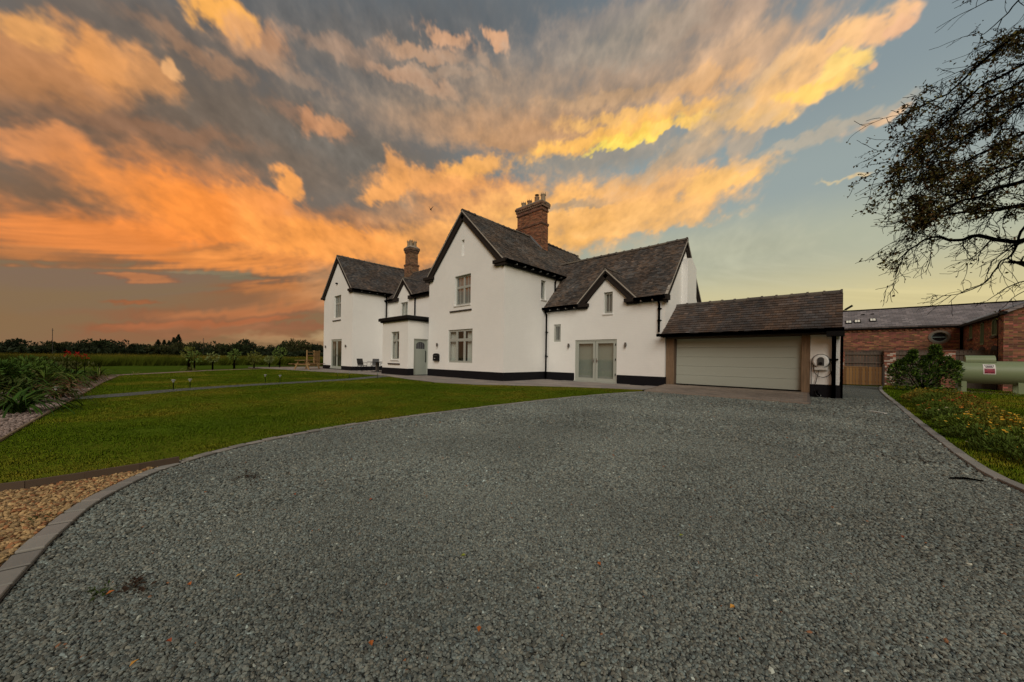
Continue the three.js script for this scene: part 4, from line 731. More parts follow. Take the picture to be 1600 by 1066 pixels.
// garage apron: a ramp of block paving
{
  const ap = struct('garage_apron'), yAt = z => lerp(0.05, 0.165, (z + 12.72) / (-15.3 + 12.72));
  const front = x => lerp(-12.85, -12.63, (x + 5.31) / 4.68), left = z => lerp(-5.31, -5.44, (z + 12.8) / -2.5), right = z => lerp(-0.6, -0.78, (z + 12.63) / -2.7);
  const F = [V(-5.31, 0.04, -12.83), V(-0.6, 0.04, -12.61), V(-0.78, 0.155, -15.32), V(-5.44, 0.155, -15.28)], g = new THREE.BufferGeometry(), P = [];
  const q = (a, b, c, d) => { for (const v of [a, b, c, a, c, d]) P.push(v.x, v.y, v.z); }, dn = F.map(v => V(v.x, -0.1, v.z));
  q(...F); for (let i = 0; i < 4; i++) q(F[i], dn[i], dn[(i + 1) % 4], F[(i + 1) % 4]);
  g.setAttribute('position', new THREE.Float32BufferAttribute(P, 3)); g.computeVertexNormals();
  part('bedding', uvBox(g), std(0.14, 0.11, 0.09, 0.95, { bumpMap: grain, bumpScale: 0.004 }), ap);
  const mats = [], cols = [], bg = new THREE.BoxGeometry(0.194, 0.03, 0.094);
  const slopeX = Math.atan2(0.115, 2.58);
  for (let r = 0; ; r++) { const z = -12.73 - r * 0.1; if (z < -15.28) break; for (let i = 0; ; i++) { const x = left(z) + 0.12 + i * 0.2 + (r % 2) * 0.1; if (x > right(z) - 0.1) break; if (z > front(x) - 0.05) continue; const v = rnd(0.8, 1.2) * (1 + 0.3 * noise(x * 0.9, z * 0.9, 3)); mats.push(new THREE.Matrix4().makeRotationX(slopeX).setPosition(x, yAt(z) - 0.012 + rnd(-0.002, 0.002), z)); cols.push(new THREE.Color().setRGB(0.235 * v, 0.185 * v, 0.145 * v)); } }
  instances('paving_block', bg, std(1, 1, 1, 0.9, { bumpMap: grain, bumpScale: 0.003 }), mats, cols, ap);
  const edge = std(0.26, 0.21, 0.17, 0.9, { bumpMap: grain, bumpScale: 0.003 });
  for (let x = -5.25; x < -0.75; x += 0.21) part('edge_block', uvBox(box(x, x + 0.2, -0.02, 0.062, front(x + 0.1) + 0.02, front(x + 0.1) + 0.12)), edge, ap);
}
// ---------------------------------------------------------------- loose stones
function stoneGeo(seed, flatness) {
  const g = new THREE.IcosahedronGeometry(1, 0), r = mulberry(seed), p = g.attributes.position, m = new Map();
  for (let i = 0; i < p.count; i++) { const k = [p.getX(i), p.getY(i), p.getZ(i)].map(v => v.toFixed(2)).join(); if (!m.has(k)) m.set(k, [0.62 + 0.6 * r(), 0.62 + 0.6 * r(), 0.62 + 0.6 * r()]); const s = m.get(k); p.setXYZ(i, p.getX(i) * s[0] * 1.25, p.getY(i) * s[1] * flatness, p.getZ(i) * s[2] * 0.85); }
  g.computeVertexNormals(); return g;
}
const q0 = new THREE.Quaternion(), e0 = new THREE.Euler();
function scatterStones(name, bands, poly, colour, mat, label, cat, yBase, inView = true) {
  const lists = [[], [], []], cols = [[], [], []];
  const xs = poly.map(p => p[0]), zs = poly.map(p => p[1]), bx0 = Math.min(...xs), bx1 = Math.max(...xs), bz0 = Math.min(...zs), bz1 = Math.max(...zs);
  for (const [r0, r1, per, size] of bands) {
    const x0 = Math.max(bx0, -r1), x1 = Math.min(bx1, r1), z0 = Math.max(bz0, -r1), z1 = Math.min(bz1, r1), area = Math.max(0, x1 - x0) * Math.max(0, z1 - z0), n = Math.floor(area * per);
    for (let i = 0; i < n; i++) {
      const x = rnd(x0, x1), z = rnd(z0, z1), d = Math.hypot(x, z);
      if (d < r0 || d >= r1) continue;
      if (inView) { const fw = -0.682 * x - 0.731 * z, rt = 0.731 * x - 0.682 * z; if (fw < 0.35 || Math.abs(rt) > fw * 1.52 + 0.3) continue; }
      if (!inside(x, z, poly)) continue;
      const s = size * rnd(0.6, 1.3) * (rng() < 0.04 ? 1.5 : 1), k = Math.floor(rng() * 3);
      lists[k].push(new THREE.Matrix4().compose(V(x, yBase + s * rnd(0.05, 0.55), z), q0.setFromEuler(e0.set(rnd(-0.5, 0.5), rnd(0, 6.28), rnd(-0.5, 0.5))).clone(), V(s, s * rnd(0.7, 1.1), s)));
      cols[k].push(colour(x, z));
    }
  }
  lists.forEach((l, k) => { if (l.length) { const im = instances(name, stoneGeo(11 + k * 17, 0.7), mat, l, cols[k]); tag(im, label[k], cat, null, 'stuff'); } });
  return lists.reduce((a, l) => a + l.length, 0);
}
const stoneMat = std(1, 1, 1, 0.88, { flatShading: true });
const nGravel = scatterStones('loose_gravel', [[1, 3.2, 14500, 0.0075], [3.2, 6, 6600, 0.0102], [6, 10, 2300, 0.0165], [10, 16, 1000, 0.022]], drivePoly, (x, z) => {
  const v = 0.168 * rnd(0.4, 1.45) * (1 + 0.35 * noise(x * 0.7, z * 0.7, 6)) * (rng() < 0.012 ? 2.2 : 1), w = rnd(-0.1, 0.1);
  if (rng() < 0.0012) return new THREE.Color().setRGB(0.25, 0.11, 0.05);
  return new THREE.Color().setRGB(v * (0.96 + w), v * 1.03, v * (0.89 - w * 0.7));
}, stoneMat, ['grey green crushed stone spread over the drive', 'grey crushed stone chips lying across the drive', 'small angular grey chippings covering the drive'], 'gravel', 0.0);
const nGold = scatterStones('gold_pebble', [[1, 9, 3200, 0.0135]], goldPoly, () => { const v = rnd(0.35, 1.3); return rng() < 0.25 ? new THREE.Color().setRGB(0.3 * v, 0.13 * v, 0.05 * v) : new THREE.Color().setRGB(0.42 * v, 0.27 * v, 0.12 * v); }, stoneMat, ['golden gravel in the wedge between lawn and kerb', 'tan pebbles in the wedge between lawn and kerb', 'orange pebbles in the wedge between lawn and kerb'], 'gravel', 0.014);
const nBed = scatterStones('bed_gravel', [[6, 17, 620, 0.024]], plantBed, () => { const v = rnd(0.5, 1.3); return new THREE.Color().setRGB(0.27 * v, 0.2 * v, 0.17 * v); }, stoneMat, ['pinkish stone mulch under the plants left of the lawn', 'pale stone mulch under the plants left of the lawn', 'brownish stone mulch under the plants left of the lawn'], 'gravel', 0.018);
console.log('stones', nGravel, nGold, nBed);

// ---------------------------------------------------------------- grass
const bladeTuft = (() => {
  const pos = [], r = mulberry(5);
  for (let i = 0; i < 7; i++) { const a = r() * 6.28, d = r() * 0.035, x = Math.cos(a) * d, z = Math.sin(a) * d, w = 0.0026 + 0.002 * r(), b = r() * 6.28, h = 0.5 + 0.4 * r(), lx = (r() - 0.5) * 0.6, lz = (r() - 0.5) * 0.6; pos.push(x - Math.cos(b) * w, 0, z - Math.sin(b) * w, x + Math.cos(b) * w, 0, z + Math.sin(b) * w, x + lx * h * 0.05, h * 0.045, z + lz * h * 0.05); }
  const g = new THREE.BufferGeometry(); g.setAttribute('position', new THREE.Float32BufferAttribute(pos, 3)); g.setAttribute('normal', new THREE.Float32BufferAttribute(pos.map((_, i) => i % 3 === 1 ? 1 : 0), 3)); return g;
})();
const leafMat = (r, g, b, rough = 0.7, spec = 0.3) => new THREE.MeshPhysicalMaterial({ color: new THREE.Color().setRGB(r, g, b), roughness: rough, specularIntensity: spec, side: THREE.DoubleSide });
const grassMat = leafMat(1, 1, 1, 0.9, 0.1);
function grassOver(poly, bands, label, avoid) {
  const mats = [], cols = [], xs = poly.map(p => p[0]), zs = poly.map(p => p[1]);
  for (const [r0, r1, per, size] of bands) {
    const x0 = Math.max(Math.min(...xs), -r1), x1 = Math.min(Math.max(...xs), r1), z0 = Math.max(Math.min(...zs), -r1), z1 = Math.min(Math.max(...zs), r1), n = Math.floor((x1 - x0) * (z1 - z0) * per);
    for (let i = 0; i < n; i++) {
      const x = rnd(x0, x1), z = rnd(z0, z1), d = Math.hypot(x, z), fw = -0.682 * x - 0.731 * z, rt = 0.731 * x - 0.682 * z;
      if (d < r0 || d >= r1 || fw < 0.3 || Math.abs(rt) > fw * 1.56 + 0.5 || !inside(x, z, poly) || (avoid && inside(x, z, avoid))) continue;
      const p = fbm(x * 0.35, z * 0.35, 3, 2), q = noise(x * 1.7, z * 1.7, 4), dry = smooth(-0.12, 0.42, p + 0.25 * q + rnd(-0.15, 0.15));
      const s = size * rnd(0.6, 1.25) * (1 + 0.5 * q);
      mats.push(new THREE.Matrix4().compose(V(x, 0.018, z), q0.setFromEuler(e0.set(rnd(-0.15, 0.15), rnd(0, 6.28), rnd(-0.15, 0.15))).clone(), V(s, s * rnd(0.6, 1.1), s)));
      const v = rnd(0.6, 1.35) * (1 + 0.35 * p);
      cols.push(new THREE.Color().setRGB(lerp(0.13, 0.31, dry) * v, lerp(0.205, 0.26, dry) * v, lerp(0.008, 0.025, dry) * v));
    }
  }
  return tag(instances('grass', bladeTuft, grassMat, mats, cols), label, 'grass', null, 'stuff');
}
const pathPoly = [...pathLeft, ...[...pathRight].reverse()];
grassOver(lawnPoly, [[4, 9, 2300, 0.62], [9, 15, 1100, 0.75], [15, 24, 500, 0.95], [24, 36, 160, 1.2]], 'short mown lawn grass left of the drive', pathPoly);
grassOver(lawnRight.slice(0, -3).concat([[14, -30], [1.5, -30]]), [[5, 12, 700, 1.1], [12, 20, 420, 1.3], [20, 29, 180, 1.6]], 'short grass behind the flower border on the right');
// ---------------------------------------------------------------- leaves and crowns
function leafGeo(len, wid, fold = 0.25) {   // a folded pointed leaf growing along +y
  const g = new THREE.BufferGeometry(), P = [0, 0, 0, wid / 2, len * 0.45, fold * wid, 0, len, 0, 0, 0, 0, 0, len, 0, -wid / 2, len * 0.45, fold * wid];
  g.setAttribute('position', new THREE.Float32BufferAttribute(P, 3)); g.computeVertexNormals(); g.setAttribute('uv', new THREE.Float32BufferAttribute(new Float32Array(12), 2)); return g;
}
function leafCloud(n, place, len, wid, r) {   // many leaves as one mesh; place(i) gives a position and an outward direction
  const pos = [], nor = [], g = leafGeo(1, wid / len), gp = g.attributes.position, m = new THREE.Matrix4(), qq = new THREE.Quaternion(), v = V(), t = V();
  for (let i = 0; i < n; i++) {
    const [p, out] = place(i), s = len * (0.6 + 0.7 * r());
    t.set(out.x + (r() - 0.5) * 1.6, out.y + (r() - 0.5) * 1.6, out.z + (r() - 0.5) * 1.6).normalize();
    qq.setFromUnitVectors(V(0, 1, 0), t).multiply(new THREE.Quaternion().setFromAxisAngle(V(0, 1, 0), r() * 6.28));
    m.compose(p, qq, V(s, s, s));
    const tri = [];
    for (let k = 0; k < 6; k++) { v.fromBufferAttribute(gp, k).applyMatrix4(m); tri.push(v.clone()); pos.push(v.x, v.y, v.z); }
    for (let k = 0; k < 2; k++) { const a = tri[k * 3], b = tri[k * 3 + 1], c = tri[k * 3 + 2], nn = b.clone().sub(a).cross(c.clone().sub(a)).normalize(); for (let h = 0; h < 3; h++) nor.push(nn.x, nn.y, nn.z); }
  }
  const o = new THREE.BufferGeometry(); o.setAttribute('position', new THREE.Float32BufferAttribute(pos, 3)); o.setAttribute('normal', new THREE.Float32BufferAttribute(nor, 3)); o.setAttribute('uv', new THREE.Float32BufferAttribute(new Float32Array(pos.length / 3 * 2), 2)); return o;
}
const onSphere = r => { const z = r() * 2 - 1, a = r() * 6.283, s = Math.sqrt(1 - z * z); return V(s * Math.cos(a), z, s * Math.sin(a)); };

// ---------------------------------------------------------------- strap-leaved plants on the left
const strapGeos = [0, 1, 2, 3, 4].map(i => {
  const r = mulberry(40 + i), n = 7, pos = [], idx = [], droop = 0.35 + 0.5 * r(), wid = 0.02 + 0.009 * r(), twist = (r() - 0.5) * 0.6;
  for (let k = 0; k <= n; k++) {
    const t = k / n, bend = droop * t * t * 1.7, y = Math.sin(1.35 - bend * 0.9) * t * (1 - 0.18 * bend), x = Math.cos(1.35 - bend * 1.25) * t, w = wid * (t < 0.25 ? 0.7 + t : Math.pow(1 - t, 0.6) * 1.15 + 0.02), a = twist * t;
    pos.push(x, y, -w * Math.cos(a), x - 0.35 * w, y - w * 0.1, 0, x, y + w * Math.sin(a), w * Math.cos(a));
    if (k) { const b = (k - 1) * 3, c = k * 3; idx.push(b, c, b + 1, b + 1, c, c + 1, b + 1, c + 1, b + 2, b + 2, c + 1, c + 2); }
  }
  const g = new THREE.BufferGeometry(); g.setAttribute('position', new THREE.Float32BufferAttribute(pos, 3)); g.setIndex(idx); g.computeVertexNormals(); return g;
});
function strapPlant(x, z, size, n, mats, label, cat = 'plant', spread = 0.75) {
  const t = thing('strap_leaved_plant', label, cat, [x, 0.02, z]);
  for (let i = 0; i < n; i++) {
    const m = part('leaf', strapGeos[i % 5], pick(mats), t), lean = Math.pow(rng(), 0.7) * spread;
    m.rotation.order = 'YXZ'; m.rotation.y = rnd(0, 6.283); m.rotation.z = -lean + 0.12; m.position.set(rnd(-0.07, 0.07), 0, rnd(-0.07, 0.07)); const s = size * rnd(0.6, 1.12); m.scale.set(s * rnd(0.8, 1.2), s, s);
  }
  return t;
}
const sl = (r, g, b) => leafMat(r, g, b, 0.6, 0.12);
const strapGreen = [sl(0.04, 0.085, 0.012), sl(0.06, 0.1, 0.016), sl(0.026, 0.055, 0.01)], strapLime = [sl(0.12, 0.16, 0.02), sl(0.085, 0.12, 0.018), sl(0.15, 0.16, 0.05)], strapBronze = [sl(0.1, 0.035, 0.02), sl(0.15, 0.07, 0.035), sl(0.06, 0.022, 0.016), sl(0.2, 0.12, 0.07)];
strapPlant(-10.9, 1.44, 1.0, 95, strapGreen, 'dark green strap leaved plant nearest the camera at the left picture edge');
strapPlant(-12.7, 1.48, 0.95, 85, [...strapGreen, strapLime[0]], 'green strap leaved plant with yellowish outer leaves beside the nearest one');
strapPlant(-14.0, 1.25, 0.68, 80, strapBronze, 'bronze red arching strap leaved plant near the bed lamp');
strapPlant(-15.7, 2.05, 1.25, 110, strapGreen, 'large dark green strap leaved clump behind the bronze plant');
strapPlant(-17.6, 1.35, 0.78, 64, [...strapBronze, strapGreen[0]], 'mixed green and bronze strap plant halfway along the left bed');
strapPlant(-18.7, 1.95, 1.25, 100, [...strapLime, strapGreen[1]], 'tall lime green strap leaved clump in the left bed');
strapPlant(-20.4, 1.45, 1.0, 75, strapGreen, 'green strap clump right under the red flower spikes');
strapPlant(-21.7, 1.08, 0.62, 44, strapBronze, 'small reddish strap plant beside the far lawn corner');
strapPlant(-22.9, 1.6, 1.1, 70, strapGreen, 'dark strap leaved plant second from the far bed end');
strapPlant(-25.1, 1.1, 0.95, 60, [...strapGreen, ...strapLime], 'spiky pale green plant at the far end of the left bed');
strapPlant(-27.4, -0.05, 0.35, 18, [leafMat(0.22, 0.2, 0.07), leafMat(0.12, 0.14, 0.04)], 'small pale yellow tuft at the far lawn corner');
strapPlant(-31.6, -2.6, 0.75, 44, [leafMat(0.13, 0.12, 0.03), leafMat(0.09, 0.1, 0.025)], 'rounded olive yellow grass clump behind the far lawn edge', 'grass clump', 1.0);
// feathery green shrubs between the strap plants
function bush(name, x, z, rx, ry, n, len, mat, label, cat = 'shrub', grp) {
  const r = mulberry(Math.floor(1e4 * Math.abs(x * 7.1 + z * 3.3))), t = thing(name, label, cat, [x, 0.01, z], 0, grp);
  const lumps = []; for (let i = 0; i < 9; i++) { const d = onSphere(r); lumps.push([d.x * 0.6, Math.abs(d.y) * 0.75, d.z * 0.6, 0.3 + 0.3 * r()]); }
  part('foliage', leafCloud(n, () => { const l = lumps[Math.floor(r() * 9)], d = onSphere(r), q = l[3] * Math.cbrt(0.35 + 0.65 * r()); const p = V((l[0] + d.x * q) * rx, Math.max(0.02, (l[1] + d.y * q * 0.8 + 0.12) * ry), (l[2] + d.z * q) * rx); return [p, d.clone().add(V(0, 0.4, 0))]; }, len, len * 0.45, r), mat, t);
  const st = []; for (let i = 0; i < 9; i++) { const a = r() * 6.28, k = 0.3 + 0.4 * r(); st.push(limb([V(0, 0, 0), V(Math.cos(a) * rx * 0.2, ry * 0.35, Math.sin(a) * rx * 0.2), V(Math.cos(a) * rx * k, ry * 0.8, Math.sin(a) * rx * k)], [0.018, 0.012, 0.005], 5)); }
  part('stem', mergeRaw(st), std(0.05, 0.035, 0.02, 0.9), t);
  return t;
}
bush('feathery_shrub', -17.6, 2.75, 0.8, 0.7, 1500, 0.14, leafMat(0.05, 0.1, 0.014), 'feathery mid green shrub filling the left bed behind the bronze plant');
bush('feathery_shrub', -21.0, 2.6, 0.9, 0.75, 1500, 0.14, leafMat(0.07, 0.12, 0.016), 'light green bushy plant below the red flower spikes');
bush('feathery_shrub', -23.8, 2.6, 0.9, 0.75, 1200, 0.13, leafMat(0.04, 0.075, 0.012), 'dark bushy plant behind the far strap plants');
bush('low_shrub', -14.8, 2.3, 0.6, 0.5, 900, 0.12, leafMat(0.05, 0.07, 0.014), 'low yellow green shrub at the left picture edge');
bush('low_shrub', -25.6, 2.0, 0.9, 0.8, 900, 0.12, leafMat(0.07, 0.075, 0.02), 'dry looking low shrub at the far end of the left bed');
for (const [i, x, z, h] of [[0, -20.93, 1.66, 1.04], [1, -20.95, 1.44, 1.0], [2, -20.96, 1.24, 0.93]]) {
  const t = thing('red_flower_spike', ['leftmost and tallest red flower spike above the left bed', 'middle one of the three red flower spikes above the left bed', 'rightmost and lowest red flower spike above the left bed'][i], 'flower', [x, 0, z], 0);
  part('stem', limb([V(0, 0, 0), V(0.03, h * 0.6, 0.02), V(0.02, h, 0)], [0.012, 0.01, 0.006], 6), strapGreen[1], t);
  const r = mulberry(60 + i); part('bloom', leafCloud(34, () => { const a = r() * 6.28, k = r(); return [V(0.02 + Math.cos(a) * 0.05 * (1.1 - k), h - 0.02 + k * 0.14, Math.sin(a) * 0.05 * (1.1 - k)), V(Math.cos(a), -0.3 + k, Math.sin(a))]; }, 0.075, 0.03, r), leafMat(0.38, 0.015, 0.01, 0.6), t);
}
// young trees along the back border
{
  const pts = [[-32.4, -2.85, 0.95, 0.85], [-34.0, -2.7, 1.2, 1.05], [-33.2, -3.9, 0.9, 0.85], [-35.2, -5.45, 1.1, 0.9], [-35.5, -6.8, 0.95, 1.1], [-37.0, -8.2, 0.75, 0.7], [-36.6, -8.9, 1.35, 1.2]];
  const labels = ['thin young broad leaved tree at the left end of the back border row', 'young tree with the thickest brown trunk in the back border row', 'small young tree with few pale leaves right of the thick trunked one', 'young tree with upright pale leaves in the middle of the border row', 'bushy rounded young tree fifth from the left in the border row', 'lowest young shrub like tree near the far patio corner', 'tallest leafy young tree beside the picnic table'];
  pts.forEach(([x, z, h, w], i) => {
    const t = thing('young_tree', labels[i], 'tree', [x, 0, z]), r = mulberry(300 + i), th = i === 1 ? 0.1 : i === 3 ? 0.08 : 0.06;
    const br = []; for (let k = 0; k < 6; k++) { const a = r() * 6.28, l = 0.25 + 0.3 * r(); br.push(limb([V(0, h * 0.55, 0), V(Math.cos(a) * l * 0.5, h * 0.8, Math.sin(a) * l * 0.5), V(Math.cos(a) * l * w, h * (0.9 + 0.25 * r()), Math.sin(a) * l * w)], [0.02, 0.012, 0.006], 5)); }
    part('trunk', mergeRaw([limb([V(0, 0, 0), V(0.01, h * 0.35, 0), V(0, h * 0.7, 0)], [th, th * 0.8, th * 0.45], 7), ...br]), std(0.085, 0.055, 0.03, 0.95), t);
    part('crown', leafCloud(i === 2 || i === 0 ? 90 : 190, () => { const d = onSphere(r), q = Math.cbrt(r()); return [V(d.x * q * 0.42 * w, h * 1.0 + d.y * q * 0.42 * w, d.z * q * 0.42 * w), d]; }, 0.17, 0.085, r), [leafMat(0.1, 0.15, 0.03), leafMat(0.12, 0.13, 0.025), leafMat(0.17, 0.2, 0.07)][i % 3], t);
  });
}
// tall crop strip, tussocks
{
  const g = (() => { const pos = [], r = mulberry(9); for (let i = 0; i < 9; i++) { const a = r() * 6.28, d = r() * 0.22, x = Math.cos(a) * d, z = Math.sin(a) * d, w = 0.009 + 0.008 * r(), b = r() * 3.14, h = 0.5 + 0.6 * r(); pos.push(x - Math.cos(b) * w, 0, z - Math.sin(b) * w, x + Math.cos(b) * w, 0, z + Math.sin(b) * w, x + (r() - 0.5) * 0.7, h, z + (r() - 0.5) * 0.7); } const q = new THREE.BufferGeometry(); q.setAttribute('position', new THREE.Float32BufferAttribute(pos, 3)); q.computeVertexNormals(); return q; })();
  const mats = [], cols = [];
  for (let i = 0; i < 36000; i++) { const z = rnd(-24, 18), x = -45.6 + 2.2 * noise(z * 0.5, 5.5) + 0.8 * noise(z * 1.9, 2.5) - 26 * Math.pow(rng(), 1.6); const v = rnd(0.6, 1.3) * (1.05 + 0.7 * noise(x * 0.12, z * 0.22, 4)), dry = rng() * smooth(-46, -50, x) * (1 + noise(x * 0.2, z * 0.3, 9)); const s = rnd(0.7, 1.05) * (1 + 0.25 * noise(x * 0.3, z * 0.3, 8)); mats.push(new THREE.Matrix4().compose(V(x, -0.02, z), q0.setFromEuler(e0.set(0, rnd(0, 6.28), 0)).clone(), V(s * 1.3, s, s * 1.3))); cols.push(new THREE.Color().setRGB(lerp(0.06, 0.19, dry) * v, lerp(0.075, 0.13, dry) * v, lerp(0.008, 0.02, dry) * v)); }
  tag(instances('field_crop', g, grassMat, mats, cols), 'strip of tall yellow green field crop beyond the garden', 'crop', null, 'stuff');
}
// ---------------------------------------------------------------- trees on the skyline
{
  const crownVariants = [0, 1, 2, 3].map(v => {
    const r = mulberry(900 + v), lumps = []; for (let i = 0; i < 13; i++) { const a = r() * 6.28, d = Math.sqrt(r()) * 0.78; lumps.push([Math.cos(a) * d, 0.25 + 0.55 * r() * (1 - d * 0.4), Math.sin(a) * d, 0.2 + 0.2 * r()]); }
    return leafCloud(1300, () => { const l = lumps[Math.floor(r() * 13)], d = onSphere(r), q = l[3] * Math.cbrt(0.3 + 0.7 * r()); return [V(l[0] + d.x * q, Math.max(0.02, l[1] + d.y * q * 0.9), l[2] + d.z * q), d]; }, 0.12, 0.085, r);
  });
  const poplar = (() => { const r = mulberry(77); return leafCloud(900, () => { const y = r(), a = r() * 6.28, w = 0.16 * Math.sin(Math.PI * Math.min(1, 0.12 + y * 0.88)) * Math.sqrt(r()); return [V(Math.cos(a) * w, 0.1 + y * 0.9, Math.sin(a) * w), V(Math.cos(a) * 0.4, 1, Math.sin(a) * 0.4)]; }, 0.08, 0.04, r); })();
  const trunkGeo = limb([V(0, 0, 0), V(0.01, 0.25, 0), V(0, 0.55, 0)], [0.045, 0.035, 0.015], 6), trunkMat = std(0.035, 0.026, 0.018, 0.95);
  const crownMats = [leafMat(0.02, 0.03, 0.009), leafMat(0.028, 0.034, 0.01), leafMat(0.016, 0.024, 0.009), leafMat(0.04, 0.042, 0.012)];
  // bearing (degrees from straight ahead of the house axes), distance, height, width, kind
  const T = [[-98.4, 186, 3.9, 5.0, 0], [-97.5, 159, 3.8, 4.5, 1], [-96.7, 150, 2.4, 2.9, 2], [-96.1, 168, 3.4, 3.3, 3], [-95.5, 150, 3.4, 2.5, 1], [-94.9, 186, 4.2, 4.1, 0], [-94.3, 186, 3.6, 3.3, 2], [-93.6, 159, 3.7, 3.5, 3], [-92.9, 168, 4.9, 5.8, 0], [-92.1, 177, 4.6, 4.8, 1], [-91.2, 177, 3.5, 3.9, 2], [-90.4, 150, 4.1, 3.7, 3], [-89.8, 186, 4.2, 3.3, 0], [-89.3, 186, 3.8, 4.4, 1], [-88.6, 168, 3.4, 4.1, 2], [-88.1, 226, 6.6, 1.6, 9], [-87.6, 208, 6.2, 1.3, 9], [-87.2, 217, 6.2, 1.4, 9], [-86.8, 208, 7.2, 1.5, 9], [-86.4, 217, 8.7, 1.9, 9], [-87.9, 150, 3.2, 4.4, 3], [-87.1, 168, 3.6, 4.7, 0], [-86.1, 177, 4.3, 5.1, 1], [-85.1, 186, 5.5, 6.4, 0], [-84.2, 159, 3.9, 4.1, 2], [-83.1, 150, 4.5, 4.4, 3], [-82.2, 150, 3.9, 4.1, 1], [-81.4, 159, 4.2, 4.5, 2], [-80.6, 150, 4.9, 3.5, 0], [-80.0, 177, 6.2, 4.7, 1], [-78.8, 186, 4.2, 6.1, 2], [-77.7, 159, 4.1, 5.4, 3], [-76.7, 186, 4.4, 5.9, 0], [-75.8, 177, 4.8, 5.2, 1], [-75.0, 168, 6.5, 6.0, 3], [-74.1, 159, 6.6, 5.8, 0], [-72.8, 177, 5.4, 5.6, 2], [-71.8, 186, 5.4, 7.1, 1]];
  const words = ['low dark rounded', 'broad dark domed', 'squat dark leafy', 'open crowned olive green'];
  const count = {};
  const where = b => b < -92 ? 'above the left bed' : b < -88.6 ? 'behind the field left of the poplars' : b < -87.6 ? 'just left of the poplars' : b < -85.8 ? 'under the poplars' : b < -80.5 ? 'right of the poplars' : b < -75.5 ? 'behind the young garden trees' : 'behind the picnic table';
  T.forEach(([b, d0, h0, w0, k], i) => {
    const d = d0 * 1.6, h = (1.15 + (h0 - 1.15) * 1.6) * 1.22, w = w0 * 2.5;
    const a = b * Math.PI / 180 * 1.0, x = Math.sin(a) * d, z = -Math.cos(a) * d, pop = k === 9;
    const key = pop ? 'pop' : where(b), nth = ['leftmost', 'second from left', 'third from left', 'fourth from left', 'fifth from left', 'sixth from left', 'seventh from left', 'eighth from left'][count[key] = (count[key] ?? -1) + 1];
    const t = pop ? thing('poplar_tree', `slim dark poplar, ${nth} of the row of five on the left skyline`, 'tree', [x, -0.1, z], i * 1.7, 'poplars on the left skyline') : thing('skyline_tree', `${words[k]} tree, ${nth} ${where(b)}`, 'tree', [x, -0.1, z], i * 1.7, `trees ${where(b)}`);
    const c = part('crown', pop ? poplar : crownVariants[k], crownMats[pop ? 2 : (k + i) % 4], t); c.scale.set(pop ? w * 2.9 : w / 2, pop ? h * 0.88 : h, pop ? w * 2.9 : w / 2);
    const tr = part('trunk', trunkGeo, trunkMat, t); tr.scale.set(h, h, h);
  });
  // a low hedge band joins their feet
  const r = mulberry(31), hedge = leafCloud(9000, () => { const b = -101 + 33 * r(), a = b * Math.PI / 180, d = 236 + 40 * r(), y = (1.8 + 0.9 * noise(b * 0.8, 3.3)) * Math.sqrt(r()); return [V(Math.sin(a) * d, y, -Math.cos(a) * d), V(0, 0.6, 0)]; }, 1.9, 1.3, r);
  tag(part('hedge', hedge, crownMats[2]), 'dark unbroken hedge along the foot of the skyline trees', 'hedge', null, 'stuff');
  // two thin poles in the field
  const pole = (b, d, h, label) => { const a = b * Math.PI / 180, t = thing('utility_pole', label, 'pole', [Math.sin(a) * d, 0, -Math.cos(a) * d]); part('shaft', limb([V(0, 0, 0), V(0, h, 0)], [0.06, 0.045], 7), std(0.75, 0.7, 0.62, 0.8), t); part('crossarm', uvBox(box(-0.7, 0.7, h - 0.5, h - 0.35, -0.06, 0.06)), std(0.2, 0.18, 0.16, 0.9), t); };
  pole(-95.5, 130, 6.4, 'thin pale utility pole in the field at the far left'); pole(-84.2, 120, 5.2, 'thin pale utility pole right of the poplars');
}

// ---------------------------------------------------------------- brick barns on the right
function brickTex(bump) {
  return canvasTex(1024, (x, S) => {
    const r = mulberry(bump ? 5 : 5), rows = 24, cols = 8, bw = S / cols, bh = S / rows;
    x.fillStyle = bump ? '#303030' : '#7d6a5a'; x.fillRect(0, 0, S, S);
    for (let j = 0; j < rows; j++) for (let i = -1; i <= cols; i++) {
      const a = r(), b = r(), c = r(), off = (j % 2) * bw / 2, k = 0.55 + 0.6 * a;
      if (i === cols && !(j % 2)) continue;
      x.fillStyle = bump ? `rgb(${150 + 90 * b},${150 + 90 * b},${150 + 90 * b})` : `rgb(${Math.round((126 + 26 * (b - 0.5)) * k + 16)},${Math.round((86 + 30 * (c - 0.5)) * k + 12)},${Math.round((66 + 18 * (b - 0.5)) * k + 10)})`;
      x.fillRect(i * bw + off + 3, j * bh + 3, bw - 6, bh - 6);
      if (i === -1 && (j % 2)) { /* the half brick repeats at the right edge */ }
    }
  }, 1.8, !bump);
}
const barnBrick = std(1.15, 1.0, 0.94, 0.95, { map: brickTex(false), bumpMap: brickTex(true), bumpScale: 0.008 });
const slateMap = canvasTex(512, (x, S) => { const r = mulberry(8), rows = 16, cols = 10; x.fillStyle = '#303034'; x.fillRect(0, 0, S, S); for (let j = 0; j < rows; j++) for (let i = -1; i <= cols; i++) { const v = 90 + 34 * r(); x.fillStyle = `rgb(${v},${v * 0.96},${v * 0.98})`; x.fillRect((i + (j % 2) / 2) * S / cols + 1, j * S / rows + 3, S / cols - 2, S / rows - 3); } }, 3.2, true);
const slate = std(1.35, 1.28, 1.22, 0.75, { map: slateMap, bumpMap: slateMap, bumpScale: 0.01 });
const barnGreen = std(0.16, 0.25, 0.15, 0.6), darkPane = std(0.012, 0.013, 0.014, 0.08);
